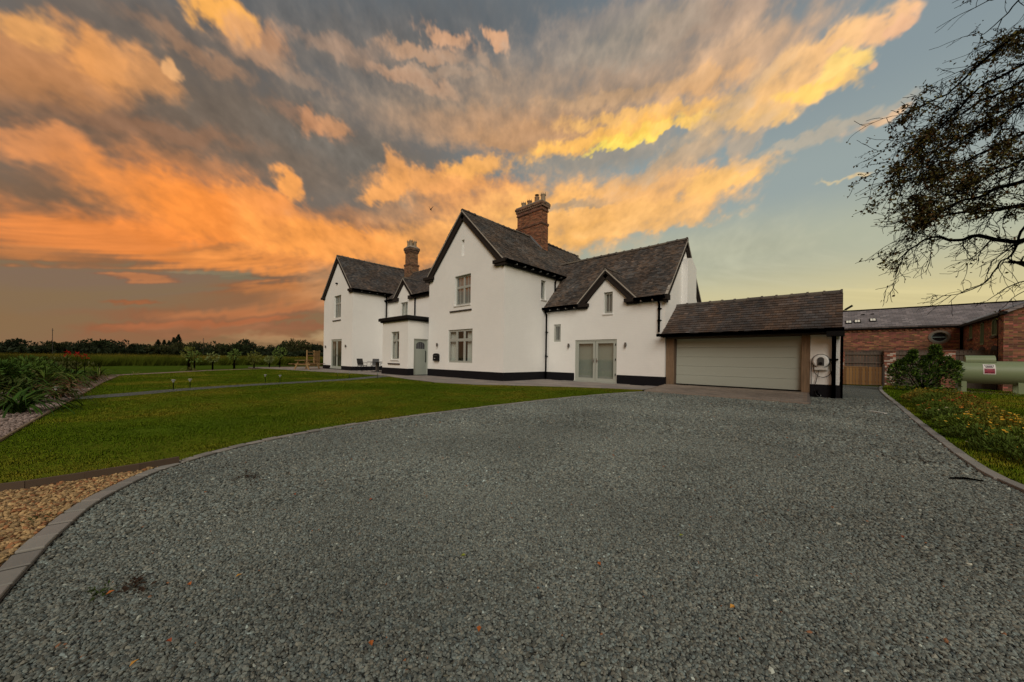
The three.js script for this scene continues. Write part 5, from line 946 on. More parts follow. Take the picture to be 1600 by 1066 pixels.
{
  const BZ = -34, CX = 5.31;
  const barn = thing('brick_barn', 'long red brick barn with slate roof, roof windows and an oval window', 'barn', [0, 0, 0]);
  const oval = []; for (let i = 0; i < 24; i++) { const a = i / 24 * Math.PI * 2; oval.push([4.4 + 0.34 * Math.cos(a), 2.85 + 0.3 * Math.sin(a)]); }
  part('wall', merge([wallZ([[-9, 0], [CX, 0], [CX, 3.6], [-9, 3.6]], [oval], BZ, 0.35), box(-9, 8, 0, 3.6, -40.3, -40), box(-9, -8.7, 0, 3.6, -40, BZ - 0.35)]), barnBrick, barn);
  const ring = []; for (let i = 0; i < 24; i++) { const a = i / 24 * Math.PI * 2; ring.push([4.4 + 0.46 * Math.cos(a), 2.85 + 0.42 * Math.sin(a)]); }
  const w = group('oval_window', barn);
  part('brick_surround', merge([slabWall(ring, [oval.map(([x, y]) => [4.4 + (x - 4.4) * 1.0, 2.85 + (y - 2.85) * 1.0])], 0.03).translate(0, 0, BZ + 0.003)]), std(0.16, 0.13, 0.1, 0.95, { bumpMap: grain, bumpScale: 0.005 }), w);
  const inner = oval.map(([x, y]) => [4.4 + (x - 4.4) * 0.84, 2.85 + (y - 2.85) * 0.84]);
  part('frame', merge([slabWall(oval, [inner], 0.06).translate(0, 0, BZ - 0.12), box(4.1, 4.7, 2.82, 2.87, BZ - 0.11, BZ - 0.06)]), std(0.13, 0.17, 0.15, 0.6), w);
  part('pane', new THREE.ShapeGeometry(polyShape(oval)).translate(0, 0, BZ - 0.1), darkPane, w);
  const arches = []; for (const cx of [1.4, 3.0]) { const a = []; for (let i = 0; i <= 10; i++) { const t = Math.PI * i / 10; a.push([cx + 0.75 * Math.cos(t), 1.75 + 0.28 * Math.sin(t)]); } arches.push(slabWall(a, [], 0.04).translate(0, 0, BZ + 0.002)); }
  part('arch_head', merge(arches), std(0.03, 0.026, 0.025, 0.9), barn);
  const roofQuad = (name, pts, th, mat, parent) => { const g = new THREE.BufferGeometry(), P = [], n = V().crossVectors(pts[1].clone().sub(pts[0]), pts[3].clone().sub(pts[0])).normalize().multiplyScalar(-th), lo = pts.map(p => p.clone().add(n)); const q = (a, b, c, d) => { for (const v of [a, b, c, a, c, d]) P.push(v.x, v.y, v.z); }; q(...pts); q(lo[3], lo[2], lo[1], lo[0]); for (let i = 0; i < 4; i++) q(pts[i], lo[i], lo[(i + 1) % 4], pts[(i + 1) % 4]); g.setAttribute('position', new THREE.Float32BufferAttribute(P, 3)); g.computeVertexNormals(); const o = uvBox(g); return part(name, o, mat, parent); };
  const r = group('roof', barn);
  roofQuad('slate_slope', [V(-9.2, 3.6, BZ + 0.25), V(CX + 0.4, 3.6, BZ + 0.25), V(8.5, 5.11, -37.2), V(-9.2, 5.11, -37.2)], 0.09, slate, r);
  roofQuad('slate_slope', [V(8.5, 3.6, -40.4), V(-9.2, 3.6, -40.4), V(-9.2, 5.11, -37.2), V(8.5, 5.11, -37.2)], 0.09, slate, r);
  part('ridge_line', rod(V(-9.2, 5.11, -37.2), V(8.5, 5.11, -37.2), 0.07, 8), std(0.06, 0.05, 0.05, 0.9), r);
  part('gutter', merge([box(-9.2, CX, 3.44, 3.54, BZ + 0.02, BZ + 0.16)]), M.black, barn);
  const brickEave = []; for (let x = -4; x < CX; x += 0.24) brickEave.push(box(x, x + 0.12, 3.3, 3.42, BZ, BZ + 0.05)); part('dentil_course', merge(brickEave), barnBrick, barn);
  // roof windows lie in the slope
  const tilt = Math.atan2(1.51, 3.45), onRoof = (x, t) => V(x, lerp(3.6, 5.11, t), lerp(BZ + 0.25, -37.2, t));
  for (const [x, t] of [[0.34, 0.3], [0.78, 0.32], [1.55, 0.36]]) {
    const g = group('roof_window', r, [0, 0, 0]); g.position.copy(onRoof(x, t)); g.rotation.x = tilt - Math.PI / 2;
    part('frame', merge([box(-0.17, 0.17, -0.3, 0.3, 0.0, 0.06)]), M.black, g);
    part('pane', new THREE.PlaneGeometry(0.25, 0.46).translate(0, 0, 0.064), std(0.9, 0.86, 0.72, 0.3), g);
    part('glazing_bar', uvBox(box(-0.01, 0.01, -0.23, 0.23, 0.065, 0.075)), M.lead, g);
  }
  part('vent_tile', merge([0, 1].map(i => { const p = onRoof(1.1 + i * 0.48, 0.72); return box(p.x - 0.09, p.x + 0.09, p.y, p.y + 0.06, p.z - 0.05, p.z + 0.06); })), M.black, r);
  // the wing that comes towards the camera
  const b2 = thing('barn_wing', 'red brick barn wing with green upright windows, coming forward at the right', 'barn', [0, 0, 0]);
  const arch = (u, y, w, h) => { const a = [[u - w, y], [u + w, y], [u + w, y + h]]; for (let i = 1; i < 8; i++) { const t = Math.PI * i / 8; a.push([u + w * Math.cos(t), y + h + w * 0.5 * Math.sin(t)]); } a.push([u - w, y + h]); return a; };
  const wins = [[32.2, 2.62, 0.3, 0.66], [30.0, 2.2, 0.32, 1.05], [28.0, 2.55, 0.38, 0.66]];
  // the wall looks to -x: built facing +x and turned round
  const wallGeo = slabWall([[26.0, 0], [33.98, 0], [33.98, 3.55], [26.0, 3.55]], wins.map(w => arch(...w)), 0.3).rotateY(Math.PI / 2).translate(CX, 0, 0);
  part('wall', merge([wallGeo, box(CX + 0.3, 12, 0, 3.55, -26.3, -26.0)]), barnBrick, b2);
  part('brick_pier', merge([box(CX - 0.16, CX + 0.3, 0, 3.6, -26.6, -25.9), box(CX + 1.2, CX + 1.7, 0, 3.6, -26.0, -25.6)]), barnBrick, b2);
  for (const w of wins) {
    const g = group('window', b2); const o = arch(w[0], w[1], w[2] - 0.03, w[3] - 0.03), ins = arch(w[0], w[1] + 0.08, w[2] - 0.1, w[3] - 0.14);
    part('frame', merge([slabWall(o, [ins], 0.1).rotateY(Math.PI / 2).translate(CX - 0.02, 0, 0), box(CX - 0.01, CX + 0.06, w[1], w[1] + w[3] + w[2] * 0.4, -w[0] - 0.03, -w[0] + 0.03)]), barnGreen, g);
    part('pane', new THREE.ShapeGeometry(polyShape(o)).rotateY(Math.PI / 2).translate(CX + 0.1, 0, 0), darkPane, g);
    if (w[3] < 1) part('sill', merge([box(CX - 0.08, CX + 0.02, w[1] - 0.1, w[1], -w[0] - w[2] - 0.06, -w[0] + w[2] + 0.06)]), std(0.07, 0.05, 0.04, 0.9), g);
    else part('lower_panel', merge([box(CX + 0.05, CX + 0.11, w[1] + 0.05, w[1] + 0.5, -w[0] - w[2] + 0.1, -w[0] + w[2] - 0.1)]), barnGreen, g);
  }
  part('arch_head', merge([32.1, 29.9, 27.9].map(u => slabWall(arch(u, 1.4, 0.5, 0.45), [], 0.03).rotateY(Math.PI / 2).translate(CX - 0.032, 0, 0))), std(0.02, 0.018, 0.018, 0.9), b2);
  const r2 = group('roof', b2);
  roofQuad('slate_slope', [V(CX - 0.2, 3.5, -37.5), V(CX - 0.2, 3.5, -25.7), V(8.6, 5.2, -25.7), V(8.6, 5.2, -37.5)], 0.09, slate, r2);
  roofQuad('slate_slope', [V(12, 3.5, -25.7), V(12, 3.5, -37.5), V(8.6, 5.2, -37.5), V(8.6, 5.2, -25.7)], 0.09, slate, r2);
  part('gutter', merge([box(CX - 0.24, CX - 0.1, 3.38, 3.5, -33.9, -25.7)]), M.black, b2);
  part('gable', merge([wallZ([[CX, 3.55], [12, 3.55], [8.6, 5.1]], [], -26.0, 0.3)]), barnBrick, b2);
  const dz = []; for (let i = 0; i < 16; i++) { const t = i / 16; dz.push(box(lerp(CX + 0.1, 8.5, t), lerp(CX + 0.1, 8.5, t) + 0.1, lerp(3.38, 4.92, t), lerp(3.38, 4.92, t) + 0.12, -26.0, -25.93)); } part('dentil_course', merge(dz), barnBrick, b2);
  part('downpipe', mergeRaw([rod(V(CX - 0.08, 0, -33.85), V(CX - 0.08, 3.4, -33.85), 0.06, 8), rod(V(CX - 0.08, 0, -26.85), V(CX - 0.08, 3.4, -26.85), 0.06, 8)]), M.black, b2);
  part('valley_lead', merge([bar(V(CX + 0.02, 3.66, BZ + 0.2), V(8.3, 5.16, -37.2), 0.16, 0.03)]), M.lead, r2);
}
// ---------------------------------------------------------------- fence, piers and gate
{
  const o = { pale: 0.22 }, FZ = -27.0, piers = [[-0.32, 0.1, 'brick fence pier partly hidden behind the garage corner'], [1.61, 2.03, 'red brick fence pier with pale bricks right of the low gate'], [3.52, 3.96, 'brick fence pier behind the laurel shrub and gas tank end'], [5.35, 5.85, 'brick fence pier with pale bricks right of the gas tank lid']];
  for (const [a, b, label] of piers) {
    const t = thing('brick_pier', label, 'pier', [(a + b) / 2, 0, FZ + 0.1]);
    brickBox(t, -(b - a) / 2, (b - a) / 2, 0, 1.78, -0.22, 0.22, [0.26, 0.085, 0.05], o);
    part('coping', merge([rbox(-(b - a) / 2 - 0.02, (b - a) / 2 + 0.02, 1.781, 1.85, -0.24, 0.24, 0.012)]), std(0.16, 0.085, 0.06, 0.92, { bumpMap: grain, bumpScale: 0.004 }), t);
  }
  const mats = [[0.13, 0.1, 0.078], [0.15, 0.115, 0.09], [0.11, 0.085, 0.068]].map(c => std(...c, 0.92, { map: M.oak.map, bumpMap: grain, bumpScale: 0.004 }));
  [[0.12, 1.6, 'weathered board fence panel between the garage corner and the first pier'], [2.05, 3.5, 'weathered board fence panel behind the laurel shrub'], [3.98, 5.33, 'weathered board fence panel above the gas tank'], [5.87, 7.4, 'weathered board fence panel at the right picture edge']].forEach(([a, b, label]) => {
    const t = thing('fence_panel', label, 'fence', [(a + b) / 2, 0, FZ + 0.08], 0), w = b - a, n = Math.round(w / 0.12), bg = new THREE.BoxGeometry(w / n - 0.014, 1.45, 0.02);
    part('gravel_board', uvBox(box(-w / 2, w / 2, 0, 0.36, -0.03, 0.02)), mats[0], t);
    for (let i = 0; i < n; i++) { const m = part('board', bg, pick(mats), t); m.position.set(-w / 2 + (i + 0.5) * w / n, 0.36 + 0.735 + rnd(-0.006, 0.006), -0.01 + rnd(-0.004, 0.004)); }
    for (const y of [0.62, 1.16, 1.62]) part('rail', uvBox(box(-w / 2, w / 2, y, y + 0.07, 0.004, 0.055)), mats[1], t);
    part('capping', uvBox(box(-w / 2, w / 2, 1.831, 1.86, -0.04, 0.03)), mats[2], t);
  });
  const g = thing('wooden_gate', 'low orange brown boarded gate across the drive end', 'gate', [0.77, 0, -25.5]);
  const gm = [[0.3, 0.15, 0.045], [0.2, 0.095, 0.03], [0.36, 0.19, 0.065]].map(c => std(...c, 0.85, { map: M.oak.map, bumpMap: grain, bumpScale: 0.004 }));
  const bg = new THREE.BoxGeometry(0.1, 0.9, 0.022);
  for (let i = 0; i < 12; i++) { const m = part('board', bg, pick(gm), g); m.position.set(-0.68 + i * 0.118 + 0.03, 0.05 + 0.45 + (i >= 8 ? 0.03 : 0), 0); }
  for (const y of [0.18, 0.78]) part('rail', uvBox(box(-0.7, 0.7, y, y + 0.08, -0.06, -0.012)), gm[1], g);
  part('top_rail', uvBox(rbox(-0.7, 0.2, 0.951, 0.985, -0.05, 0.03, 0.008)), gm[2], g);
  part('gate_post', merge([rbox(0.715, 0.8, -0.02, 1.12, -0.05, 0.05, 0.01), rbox(-0.8, -0.715, -0.02, 1.05, -0.05, 0.05, 0.01)]), std(0.05, 0.035, 0.025, 0.9), g);
}
// ---------------------------------------------------------------- gas tank
{
  const t = thing('gas_tank', 'pale green horizontal gas tank with a lid box and warning sign', 'tank', [4.45, 0, -24.05]);
  const green = std(0.21, 0.25, 0.135, 0.42, { bumpMap: grain, bumpScale: 0.001 });
  const prof = []; for (let i = 0; i <= 10; i++) { const a = Math.PI / 2 * i / 10; prof.push(new THREE.Vector2(0.465 * Math.sin(a), -1.03 + 0.22 * (1 - Math.cos(a)))); } for (let i = 10; i >= 0; i--) { const a = Math.PI / 2 * i / 10; prof.push(new THREE.Vector2(0.465 * Math.sin(a), 1.03 - 0.22 * (1 - Math.cos(a)))); }
  part('shell', new THREE.LatheGeometry(prof, 48).rotateZ(Math.PI / 2).translate(0, 0.85, 0), green, t);
  part('lid', mergeRaw([new THREE.CylinderGeometry(0.22, 0.22, 0.76, 24, 1, false, -Math.PI / 2, Math.PI).rotateZ(Math.PI / 2).rotateX(-Math.PI / 2).translate(-0.26, 1.33, 0), box(-0.64, 0.12, 1.25, 1.33, -0.22, 0.22)]), green, t);
  part('lid_seam', mergeRaw([box(-0.66, 0.14, 1.27, 1.29, -0.235, 0.235)]), std(0.16, 0.18, 0.1, 0.5), t);
  for (const x of [-0.7, 0.7]) part('leg', merge([box(x - 0.07, x + 0.07, 0.0, 0.46, 0.28, 0.34), box(x - 0.07, x + 0.07, 0.0, 0.46, -0.34, -0.28), box(x - 0.1, x + 0.1, 0.0, 0.04, -0.38, 0.38), box(x - 0.065, x + 0.065, 0.36, 0.5, -0.28, 0.28)]), green, t);
  // warning sign on the shell
  const signTex = (() => { const c = document.createElement('canvas'); c.width = 256; c.height = 320; const x = c.getContext('2d'); x.fillStyle = '#d8d2cc'; x.fillRect(0, 0, 256, 320); x.strokeStyle = '#1c1718'; x.fillStyle = '#1c1718'; x.lineWidth = 12; x.beginPath(); x.moveTo(36, 40); x.lineTo(128, 18); x.lineTo(220, 40); x.lineTo(196, 124); x.lineTo(60, 124); x.closePath(); x.stroke(); x.fillStyle = '#776c6e'; x.fillRect(66, 52, 124, 62); x.fillStyle = '#8d1f37'; x.fillRect(20, 150, 216, 150); x.fillStyle = '#5a0f20'; x.fillRect(34, 172, 40, 26); x.fillRect(182, 172, 40, 26); x.fillStyle = '#a65566'; x.fillRect(60, 158, 136, 14); x.fillStyle = '#520e1d'; x.fillRect(34, 262, 60, 20); x.fillRect(150, 262, 72, 20); const tx = new THREE.CanvasTexture(c); tx.colorSpace = THREE.SRGBColorSpace; return tx; })();
  const sg = new THREE.CylinderGeometry(0.469, 0.469, 0.3, 12, 1, true, -0.46, 0.92), sp = sg.attributes.position, su = sg.attributes.uv;
  const sign = group('warning_sign', t, [-0.08, 0.85, 0]);
  const bent = new THREE.PlaneGeometry(0.31, 0.44, 1, 12), bp = bent.attributes.position; for (let i = 0; i < bp.count; i++) { const a = 0.33 + bp.getY(i) / 0.469; bp.setXYZ(i, bp.getX(i), 0.472 * Math.sin(a), 0.472 * Math.cos(a)); } bent.computeVertexNormals();
  part('face', bent, new THREE.MeshStandardMaterial({ map: signTex, roughness: 0.5 }), sign);
}
// ---------------------------------------------------------------- laurel and flower border
{
  const r = mulberry(222), t = thing('laurel_shrub', 'large glossy dark green laurel with two upright tops in front of the fence', 'shrub', [2.45, 0, -22.3]);
  const lumps = [[-0.5, 0.55, 0, 0.5], [0, 0.5, 0.1, 0.55], [0.5, 0.55, 0, 0.5], [-0.3, 1.05, 0, 0.34], [0.35, 1.15, 0, 0.38], [0.33, 1.55, 0, 0.16], [-0.3, 1.42, 0, 0.12], [-0.42, 1.3, 0.1, 0.1], [0.12, 1.35, 0, 0.12], [0.62, 1.3, 0, 0.13], [-0.62, 1.15, 0, 0.12], [-0.27, 1.62, 0, 0.07], [0.85, 1.15, 0, 0.1], [0.75, 0.9, 0.1, 0.28], [-0.72, 0.85, 0, 0.26], [0.1, 0.9, 0.2, 0.36], [0.33, 1.8, 0, 0.1]];
  const leaves = leafGeo(0.13, 0.055), lm = [leafMat(0.045, 0.085, 0.014, 0.35), leafMat(0.1, 0.16, 0.024, 0.35), leafMat(0.026, 0.05, 0.011, 0.35)];
  for (let k = 0; k < 3; k++) part('foliage', leafCloud(1700, () => { const l = lumps[Math.floor(r() * lumps.length)], d = onSphere(r), q = l[3] * Math.cbrt(0.35 + 0.65 * r()); return [V(l[0] + d.x * q, Math.max(0.03, l[1] + d.y * q), l[2] + d.z * q), d.clone().add(V(0, 0.6, 0))]; }, 0.12, 0.055, r), lm[k], t);
  const st = []; for (let i = 0; i < 14; i++) { const l = lumps[i % lumps.length]; st.push(limb([V(r() * 0.2 - 0.1, 0, r() * 0.2 - 0.1), V(l[0] * 0.5, l[1] * 0.5, l[2]), V(l[0], l[1] + l[3] * 0.6, l[2])], [0.03, 0.02, 0.008], 5)); }
  part('stem', mergeRaw(st), std(0.05, 0.035, 0.02, 0.9), t);
  const tall = thing('laurel_sucker', 'small pale green sapling shoot left of the laurel beside the brick pier', 'plant', [1.78, 0, -22.9]); part('foliage', leafCloud(160, () => { const y = r(); return [V((r() - 0.5) * 0.35, 0.2 + y * 0.9, (r() - 0.5) * 0.3), onSphere(r)]; }, 0.12, 0.06, r), leafMat(0.06, 0.085, 0.02, 0.5), tall); part('stem', limb([V(0, 0, 0), V(0.05, 1.0, 0)], [0.015, 0.006], 5), std(0.06, 0.04, 0.02, 0.9), tall);
}
{
  const flowerGeo = (() => { const c = new THREE.CircleGeometry(1, 8), p = c.attributes.position; for (let i = 0; i < p.count; i++) { const q = Math.hypot(p.getX(i), p.getY(i)); p.setZ(i, 0.25 * q * q); } c.rotateX(-Math.PI / 2); c.computeVertexNormals(); return plain(c); })();
  const clump = (x, z, rad, h, leaf, fl, nf, label, seed) => {
    const r = mulberry(seed), t = thing('flower_clump', label, 'flowers', [x, 0.02, z]);
    part('foliage', leafCloud(Math.round(3600 * rad), () => { const a = r() * 6.28, d = Math.sqrt(r()) * rad, y = h * (1 - 0.55 * (d / rad) ** 2) * Math.pow(r(), 0.55); return [V(Math.cos(a) * d, y, Math.sin(a) * d), V(Math.cos(a) * 0.5, 0.9, Math.sin(a) * 0.5)]; }, 0.06, 0.02, r), leaf, t);
    const g = []; const m = new THREE.Matrix4();
    for (let i = 0; i < nf * 3; i++) { const a = r() * 6.28, d = Math.sqrt(r()) * rad * 1.05, y = h * (1 - 0.5 * (d / rad) ** 2) * (0.9 + 0.25 * r()); g.push(flowerGeo.clone().applyMatrix4(m.compose(V(Math.cos(a) * d, y, Math.sin(a) * d), q0.setFromEuler(e0.set(r() - 0.5, 0, r() - 0.5)), V(1, 1, 1).multiplyScalar(0.012 + 0.012 * r())))); }
    if (g.length) part('flower_heads', mergeRaw(g), fl, t);
    const s = []; for (let i = 0; i < 10; i++) { const a = r() * 6.28, d = r() * rad; s.push(limb([V(Math.cos(a) * d * 0.5, 0, Math.sin(a) * d * 0.5), V(Math.cos(a) * d, h * 0.8, Math.sin(a) * d)], [0.008, 0.004], 4)); } part('stem', mergeRaw(s), leaf, t);
    return t;
  };
  const LG = [leafMat(0.1, 0.15, 0.018), leafMat(0.15, 0.16, 0.02), leafMat(0.075, 0.115, 0.016), leafMat(0.19, 0.17, 0.025)];
  const Y = leafMat(0.6, 0.33, 0.03), OR = leafMat(0.5, 0.17, 0.025), RD = leafMat(0.42, 0.04, 0.02), W = leafMat(0.6, 0.5, 0.28);
  const C = [
    [1.95, -16.9, 0.42, 0.42, 1, Y, 14, 'yellowish flower clump at the far end of the border below the laurel'], [1.72, -15.6, 0.4, 0.4, 3, Y, 16, 'olive leaved flower clump second from the far border end'], [2.1, -14.9, 0.45, 0.5, 1, OR, 16, 'bushy orange flecked clump third from the far border end'], [1.75, -13.9, 0.42, 0.46, 0, Y, 10, 'mid green clump with few yellow flowers before the red blooms'], [2.1, -13.3, 0.4, 0.5, 3, RD, 14, 'clump topped with bright red blooms in the border'],
    [1.7, -12.4, 0.42, 0.45, 0, OR, 18, 'green clump with small orange flowers in front of the red blooms'], [2.05, -11.9, 0.42, 0.48, 1, OR, 34, 'spreading orange flowered clump right of the red blooms'], [1.62, -11.0, 0.4, 0.42, 2, W, 5, 'dark leafy clump beside the kerb in mid border'], [2.0, -10.6, 0.42, 0.46, 1, Y, 40, 'dense yellow flowered clump in mid border'], [1.55, -9.7, 0.36, 0.4, 0, Y, 10, 'green clump with scattered yellow flowers by the kerb'],
    [1.95, -9.5, 0.42, 0.44, 1, Y, 46, 'brightest golden flowered clump near the right picture edge'], [1.5, -8.7, 0.3, 0.3, 2, Y, 4, 'low clump with one cluster of yellow flowers close to the kerb'], [1.85, -8.3, 0.38, 0.4, 0, Y, 16, 'green clump with yellow flowers at the right picture edge'], [1.55, -7.6, 0.3, 0.32, 2, W, 4, 'small dark clump with a few white flowers near the kerb'], [1.75, -7.0, 0.32, 0.36, 2, Y, 4, 'dark green leafy clump nearest the camera in the border'],
  ];
  C.forEach((c, i) => clump(c[0], c[1], c[2], c[3] * (c[1] > -12.6 ? 0.68 : 0.9), LG[c[4]], c[5], c[6], c[7], 500 + i * 7));
}
// ---------------------------------------------------------------- the tree that reaches in from the right
{
  const LIMBS = {
  a: [[2.72, 3.70, -11.30], [2.39, 3.50, -10.98], [1.98, 3.34, -10.61], [1.50, 3.42, -10.02], [1.23, 3.27, -9.63], [0.90, 3.30, -9.19], [0.65, 3.09, -8.82], [0.43, 2.82, -8.47]],
  b: [[2.80, 4.34, -11.65], [2.49, 4.19, -11.49], [2.04, 4.13, -11.20], [1.81, 4.10, -11.13], [1.40, 4.09, -10.89], [1.10, 4.02, -10.74]],
  c: [[2.63, 4.63, -10.94], [2.27, 4.37, -10.46], [1.68, 4.10, -9.78], [1.40, 3.89, -9.38], [1.18, 3.77, -9.03], [0.89, 3.52, -8.63], [0.68, 3.35, -8.29]],
  d: [[2.77, 7.66, -11.61], [2.39, 7.30, -11.12], [2.08, 7.16, -10.83], [1.85, 6.86, -10.48], [1.49, 6.38, -10.01], [1.13, 5.86, -9.54], [0.82, 5.56, -9.11], [0.57, 5.31, -8.74]],
  e: [[2.52, 6.65, -10.56], [2.21, 6.39, -10.27], [1.78, 5.95, -9.74], [1.47, 5.69, -9.31], [1.20, 5.32, -8.92], [0.89, 4.85, -8.49], [0.62, 4.43, -8.10], [0.44, 4.20, -7.93]],
  f: [[2.69, 2.54, -11.13], [2.40, 2.69, -10.86], [2.26, 2.76, -10.73], [2.17, 2.89, -10.65], [2.08, 2.94, -10.56]],
  g: [[2.88, 4.87, -11.99], [2.45, 4.08, -11.45], [2.15, 3.51, -11.03], [2.02, 3.14, -10.77], [1.83, 2.98, -10.47], [1.67, 2.68, -10.18], [1.30, 2.38, -9.69], [1.01, 2.32, -9.29]],
  h: [[2.82, 2.83, -11.66], [2.43, 2.72, -11.16], [2.15, 2.65, -10.76], [1.83, 2.46, -10.32], [1.60, 2.25, -9.98]],
  i: [[2.56, 2.67, -10.60], [2.25, 2.54, -10.31], [1.96, 2.36, -10.04], [1.68, 2.07, -9.64]],
  j: [[2.72, 8.24, -11.43], [2.13, 7.76, -10.74], [1.82, 7.26, -10.32], [1.56, 6.95, -10.08], [1.45, 6.94, -9.97]],
  k: [[2.51, 7.59, -10.55], [1.87, 7.34, -9.95], [1.59, 7.22, -9.70], [1.40, 7.26, -9.52]],
  l: [[2.70, 6.28, -11.27], [2.32, 5.90, -10.79], [1.96, 5.60, -10.31], [1.57, 5.24, -9.81], [1.19, 4.90, -9.32], [0.82, 4.51, -8.84], [0.53, 4.08, -8.43]],
  m: [[2.87, 5.86, -11.99], [2.48, 5.60, -11.48], [2.01, 5.28, -10.90], [1.55, 4.92, -10.34], [1.11, 4.51, -9.79], [0.76, 4.16, -9.33]],
  n: [[2.54, 4.87, -10.58], [2.22, 4.70, -10.28], [1.84, 4.45, -9.79], [1.46, 4.18, -9.30], [1.12, 3.98, -8.98], [0.80, 3.70, -8.55]],
  o: [[2.90, 6.99, -12.15], [2.54, 6.82, -11.81], [2.10, 6.40, -11.27], [1.68, 6.07, -10.73], [1.30, 5.69, -10.25], [0.94, 5.32, -9.77], [0.68, 5.10, -9.39]],
  };
  // how thick each limb is at its start and tip, how many twigs and how leafy
  const STYLE = { a: [0.045, 0.007, 20, 0.12], b: [0.05, 0.012, 24, 0.5], c: [0.04, 0.006, 26, 0.6], d: [0.04, 0.005, 24, 0.6], e: [0.028, 0.004, 28, 0.6], f: [0.045, 0.042, 1, 0], g: [0.022, 0.004, 14, 0.06], h: [0.018, 0.004, 4, 0.03], i: [0.014, 0.003, 3, 0.03], j: [0.018, 0.003, 6, 0.1], k: [0.03, 0.005, 5, 0.2], l: [0.032, 0.004, 34, 0.75], m: [0.034, 0.005, 34, 0.65], n: [0.03, 0.004, 32, 0.6], o: [0.034, 0.004, 34, 0.75] };
  const tree = thing('garden_tree', 'large half bare tree whose dark branches reach in from the right edge', 'tree', [4.1, 0, -12.6]); const shift = 0.2;
  const r = mulberry(4242), base = tree.position, geos = [], leaves = [];
  const bark = std(0.03, 0.023, 0.018, 0.95, { bumpMap: grain, bumpScale: 0.004 });
  const forkY = 2.3;
  part('trunk', mergeRaw([limb([V(0.05, -0.05, 0), V(0, 0.4, 0), V(-0.04, 1.2, 0.02), V(-0.02, 2.3, 0), V(0.06, 3.6, -0.05), V(0.0, 5.2, 0.05), V(0.1, 7.2, 0)], [0.36, 0.27, 0.23, 0.22, 0.17, 0.11, 0.05], 12)]), bark, tree);
  const twig = (p, dir, len, rad, depth, leafy) => {
    const n = depth > 1 ? 6 : 4, pts = [p.clone()], radii = [rad], d = dir.clone().normalize();
    for (let i = 1; i <= n; i++) {
      d.x += (r() - 0.5) * 0.55 - 0.02; d.y += (r() - 0.5) * 0.5 - 0.05; d.z += (r() - 0.5) * 0.55; d.normalize();
      pts.push(pts[i - 1].clone().addScaledVector(d, len / n)); radii.push(rad * (1 - i / n * 0.8));
      if (depth > 0 && r() < (depth > 1 ? 0.85 : 0.7)) { const s = V(d.x + (r() - 0.5) * 1.6, d.y + (r() - 0.5) * 1.5, d.z + (r() - 0.5) * 1.6); twig(pts[i], s, len * (0.35 + 0.35 * r()), rad * 0.55, depth - 1, leafy); }
      const clump = smooth(-0.12, 0.3, noise(pts[i].x * 2.3, pts[i].y * 2.3, pts[i].z * 2.3)); if (r() < leafy * 1.3 * clump) { const k = 1 + Math.floor(r() * 4 * leafy); for (let q = 0; q < k; q++) leaves.push([pts[i].clone().add(V((r() - 0.5) * 0.1, (r() - 0.5) * 0.1, (r() - 0.5) * 0.1)), V(r() - 0.5, r() - 0.8, r() - 0.5)]); }
    }
    geos.push(limb(pts, radii.map(q => Math.max(0.0034, q)), depth > 1 ? 5 : 4));
  };
  const big = [];
  for (const [key, raw] of Object.entries(LIMBS)) {
    const [r0, r1, n, leafy] = STYLE[key], pts = raw.map(q => V(...q).sub(base).add(V(shift, 0, 0)));
    const root = V(-0.02, Math.min(6.4, Math.max(2.1, pts[0].y - 1.1)), 0), mid = root.clone().lerp(pts[0], 0.5).add(V(0, 0.18, 0));
    const all = [root, mid, ...pts], curve = new THREE.CatmullRomCurve3(all), N = all.length * 4, cp = curve.getPoints(N);
    const wob = cp.map((p, i) => p.add(V(0.03 * noise(i * 0.5, 1.3, r0 * 90), 0.03 * noise(i * 0.5, 7.3, r0 * 90), 0.03 * noise(i * 0.5, 4.1, r0 * 90)).multiplyScalar(i > 4 && key !== 'f' ? 1 : 0)));
    (r0 > 0.035 ? big : geos).push(limb(wob, wob.map((_, i) => lerp(r0 * 1.5, r1, Math.pow(i / N, 0.8))), 7));
    for (let i = 0; i < n; i++) {
      const t = 0.2 + 0.8 * Math.pow((i + r()) / n, 0.85), p = curve.getPoint(Math.min(1, t)), d = curve.getTangent(Math.min(1, t));
      if (key === 'f') continue;
      twig(p, V(d.x + (r() - 0.5) * 1.3, d.y + (r() - 0.5) * 1.4 - (key === 'a' || key === 'g' ? 0.35 : 0.05), d.z + (r() - 0.5) * 1.3), (0.28 + 0.42 * r()) * (key === 'h' || key === 'i' ? 0.6 : key === 'a' ? 0.9 : 1), Math.max(0.007, lerp(r0, r1, t) * 0.5), leafy > 0.3 || key === 'a' ? 2 : 1, leafy);
    }
    twig(pts[pts.length - 1], curve.getTangent(1), 0.16, Math.max(0.004, r1), 2, leafy);
  }
  part('limb', mergeRaw(big), bark, tree);
  const tw = part('twigs', mergeRaw(geos), bark, tree); tw.userData.kind = 'stuff';
  const lm = [leafMat(0.06, 0.055, 0.014), leafMat(0.11, 0.095, 0.018), leafMat(0.1, 0.055, 0.018), leafMat(0.045, 0.04, 0.014)];
  lm.forEach((m, k) => { const mine = leaves.filter((_, i) => i % 4 === k); if (!mine.length) return; const o = part('leaves', leafCloud(mine.length, i => mine[i], 0.046, 0.032, r), m, tree); o.userData.kind = 'stuff'; });
  console.log('tree leaves', leaves.length, 'twigs', geos.length);
}
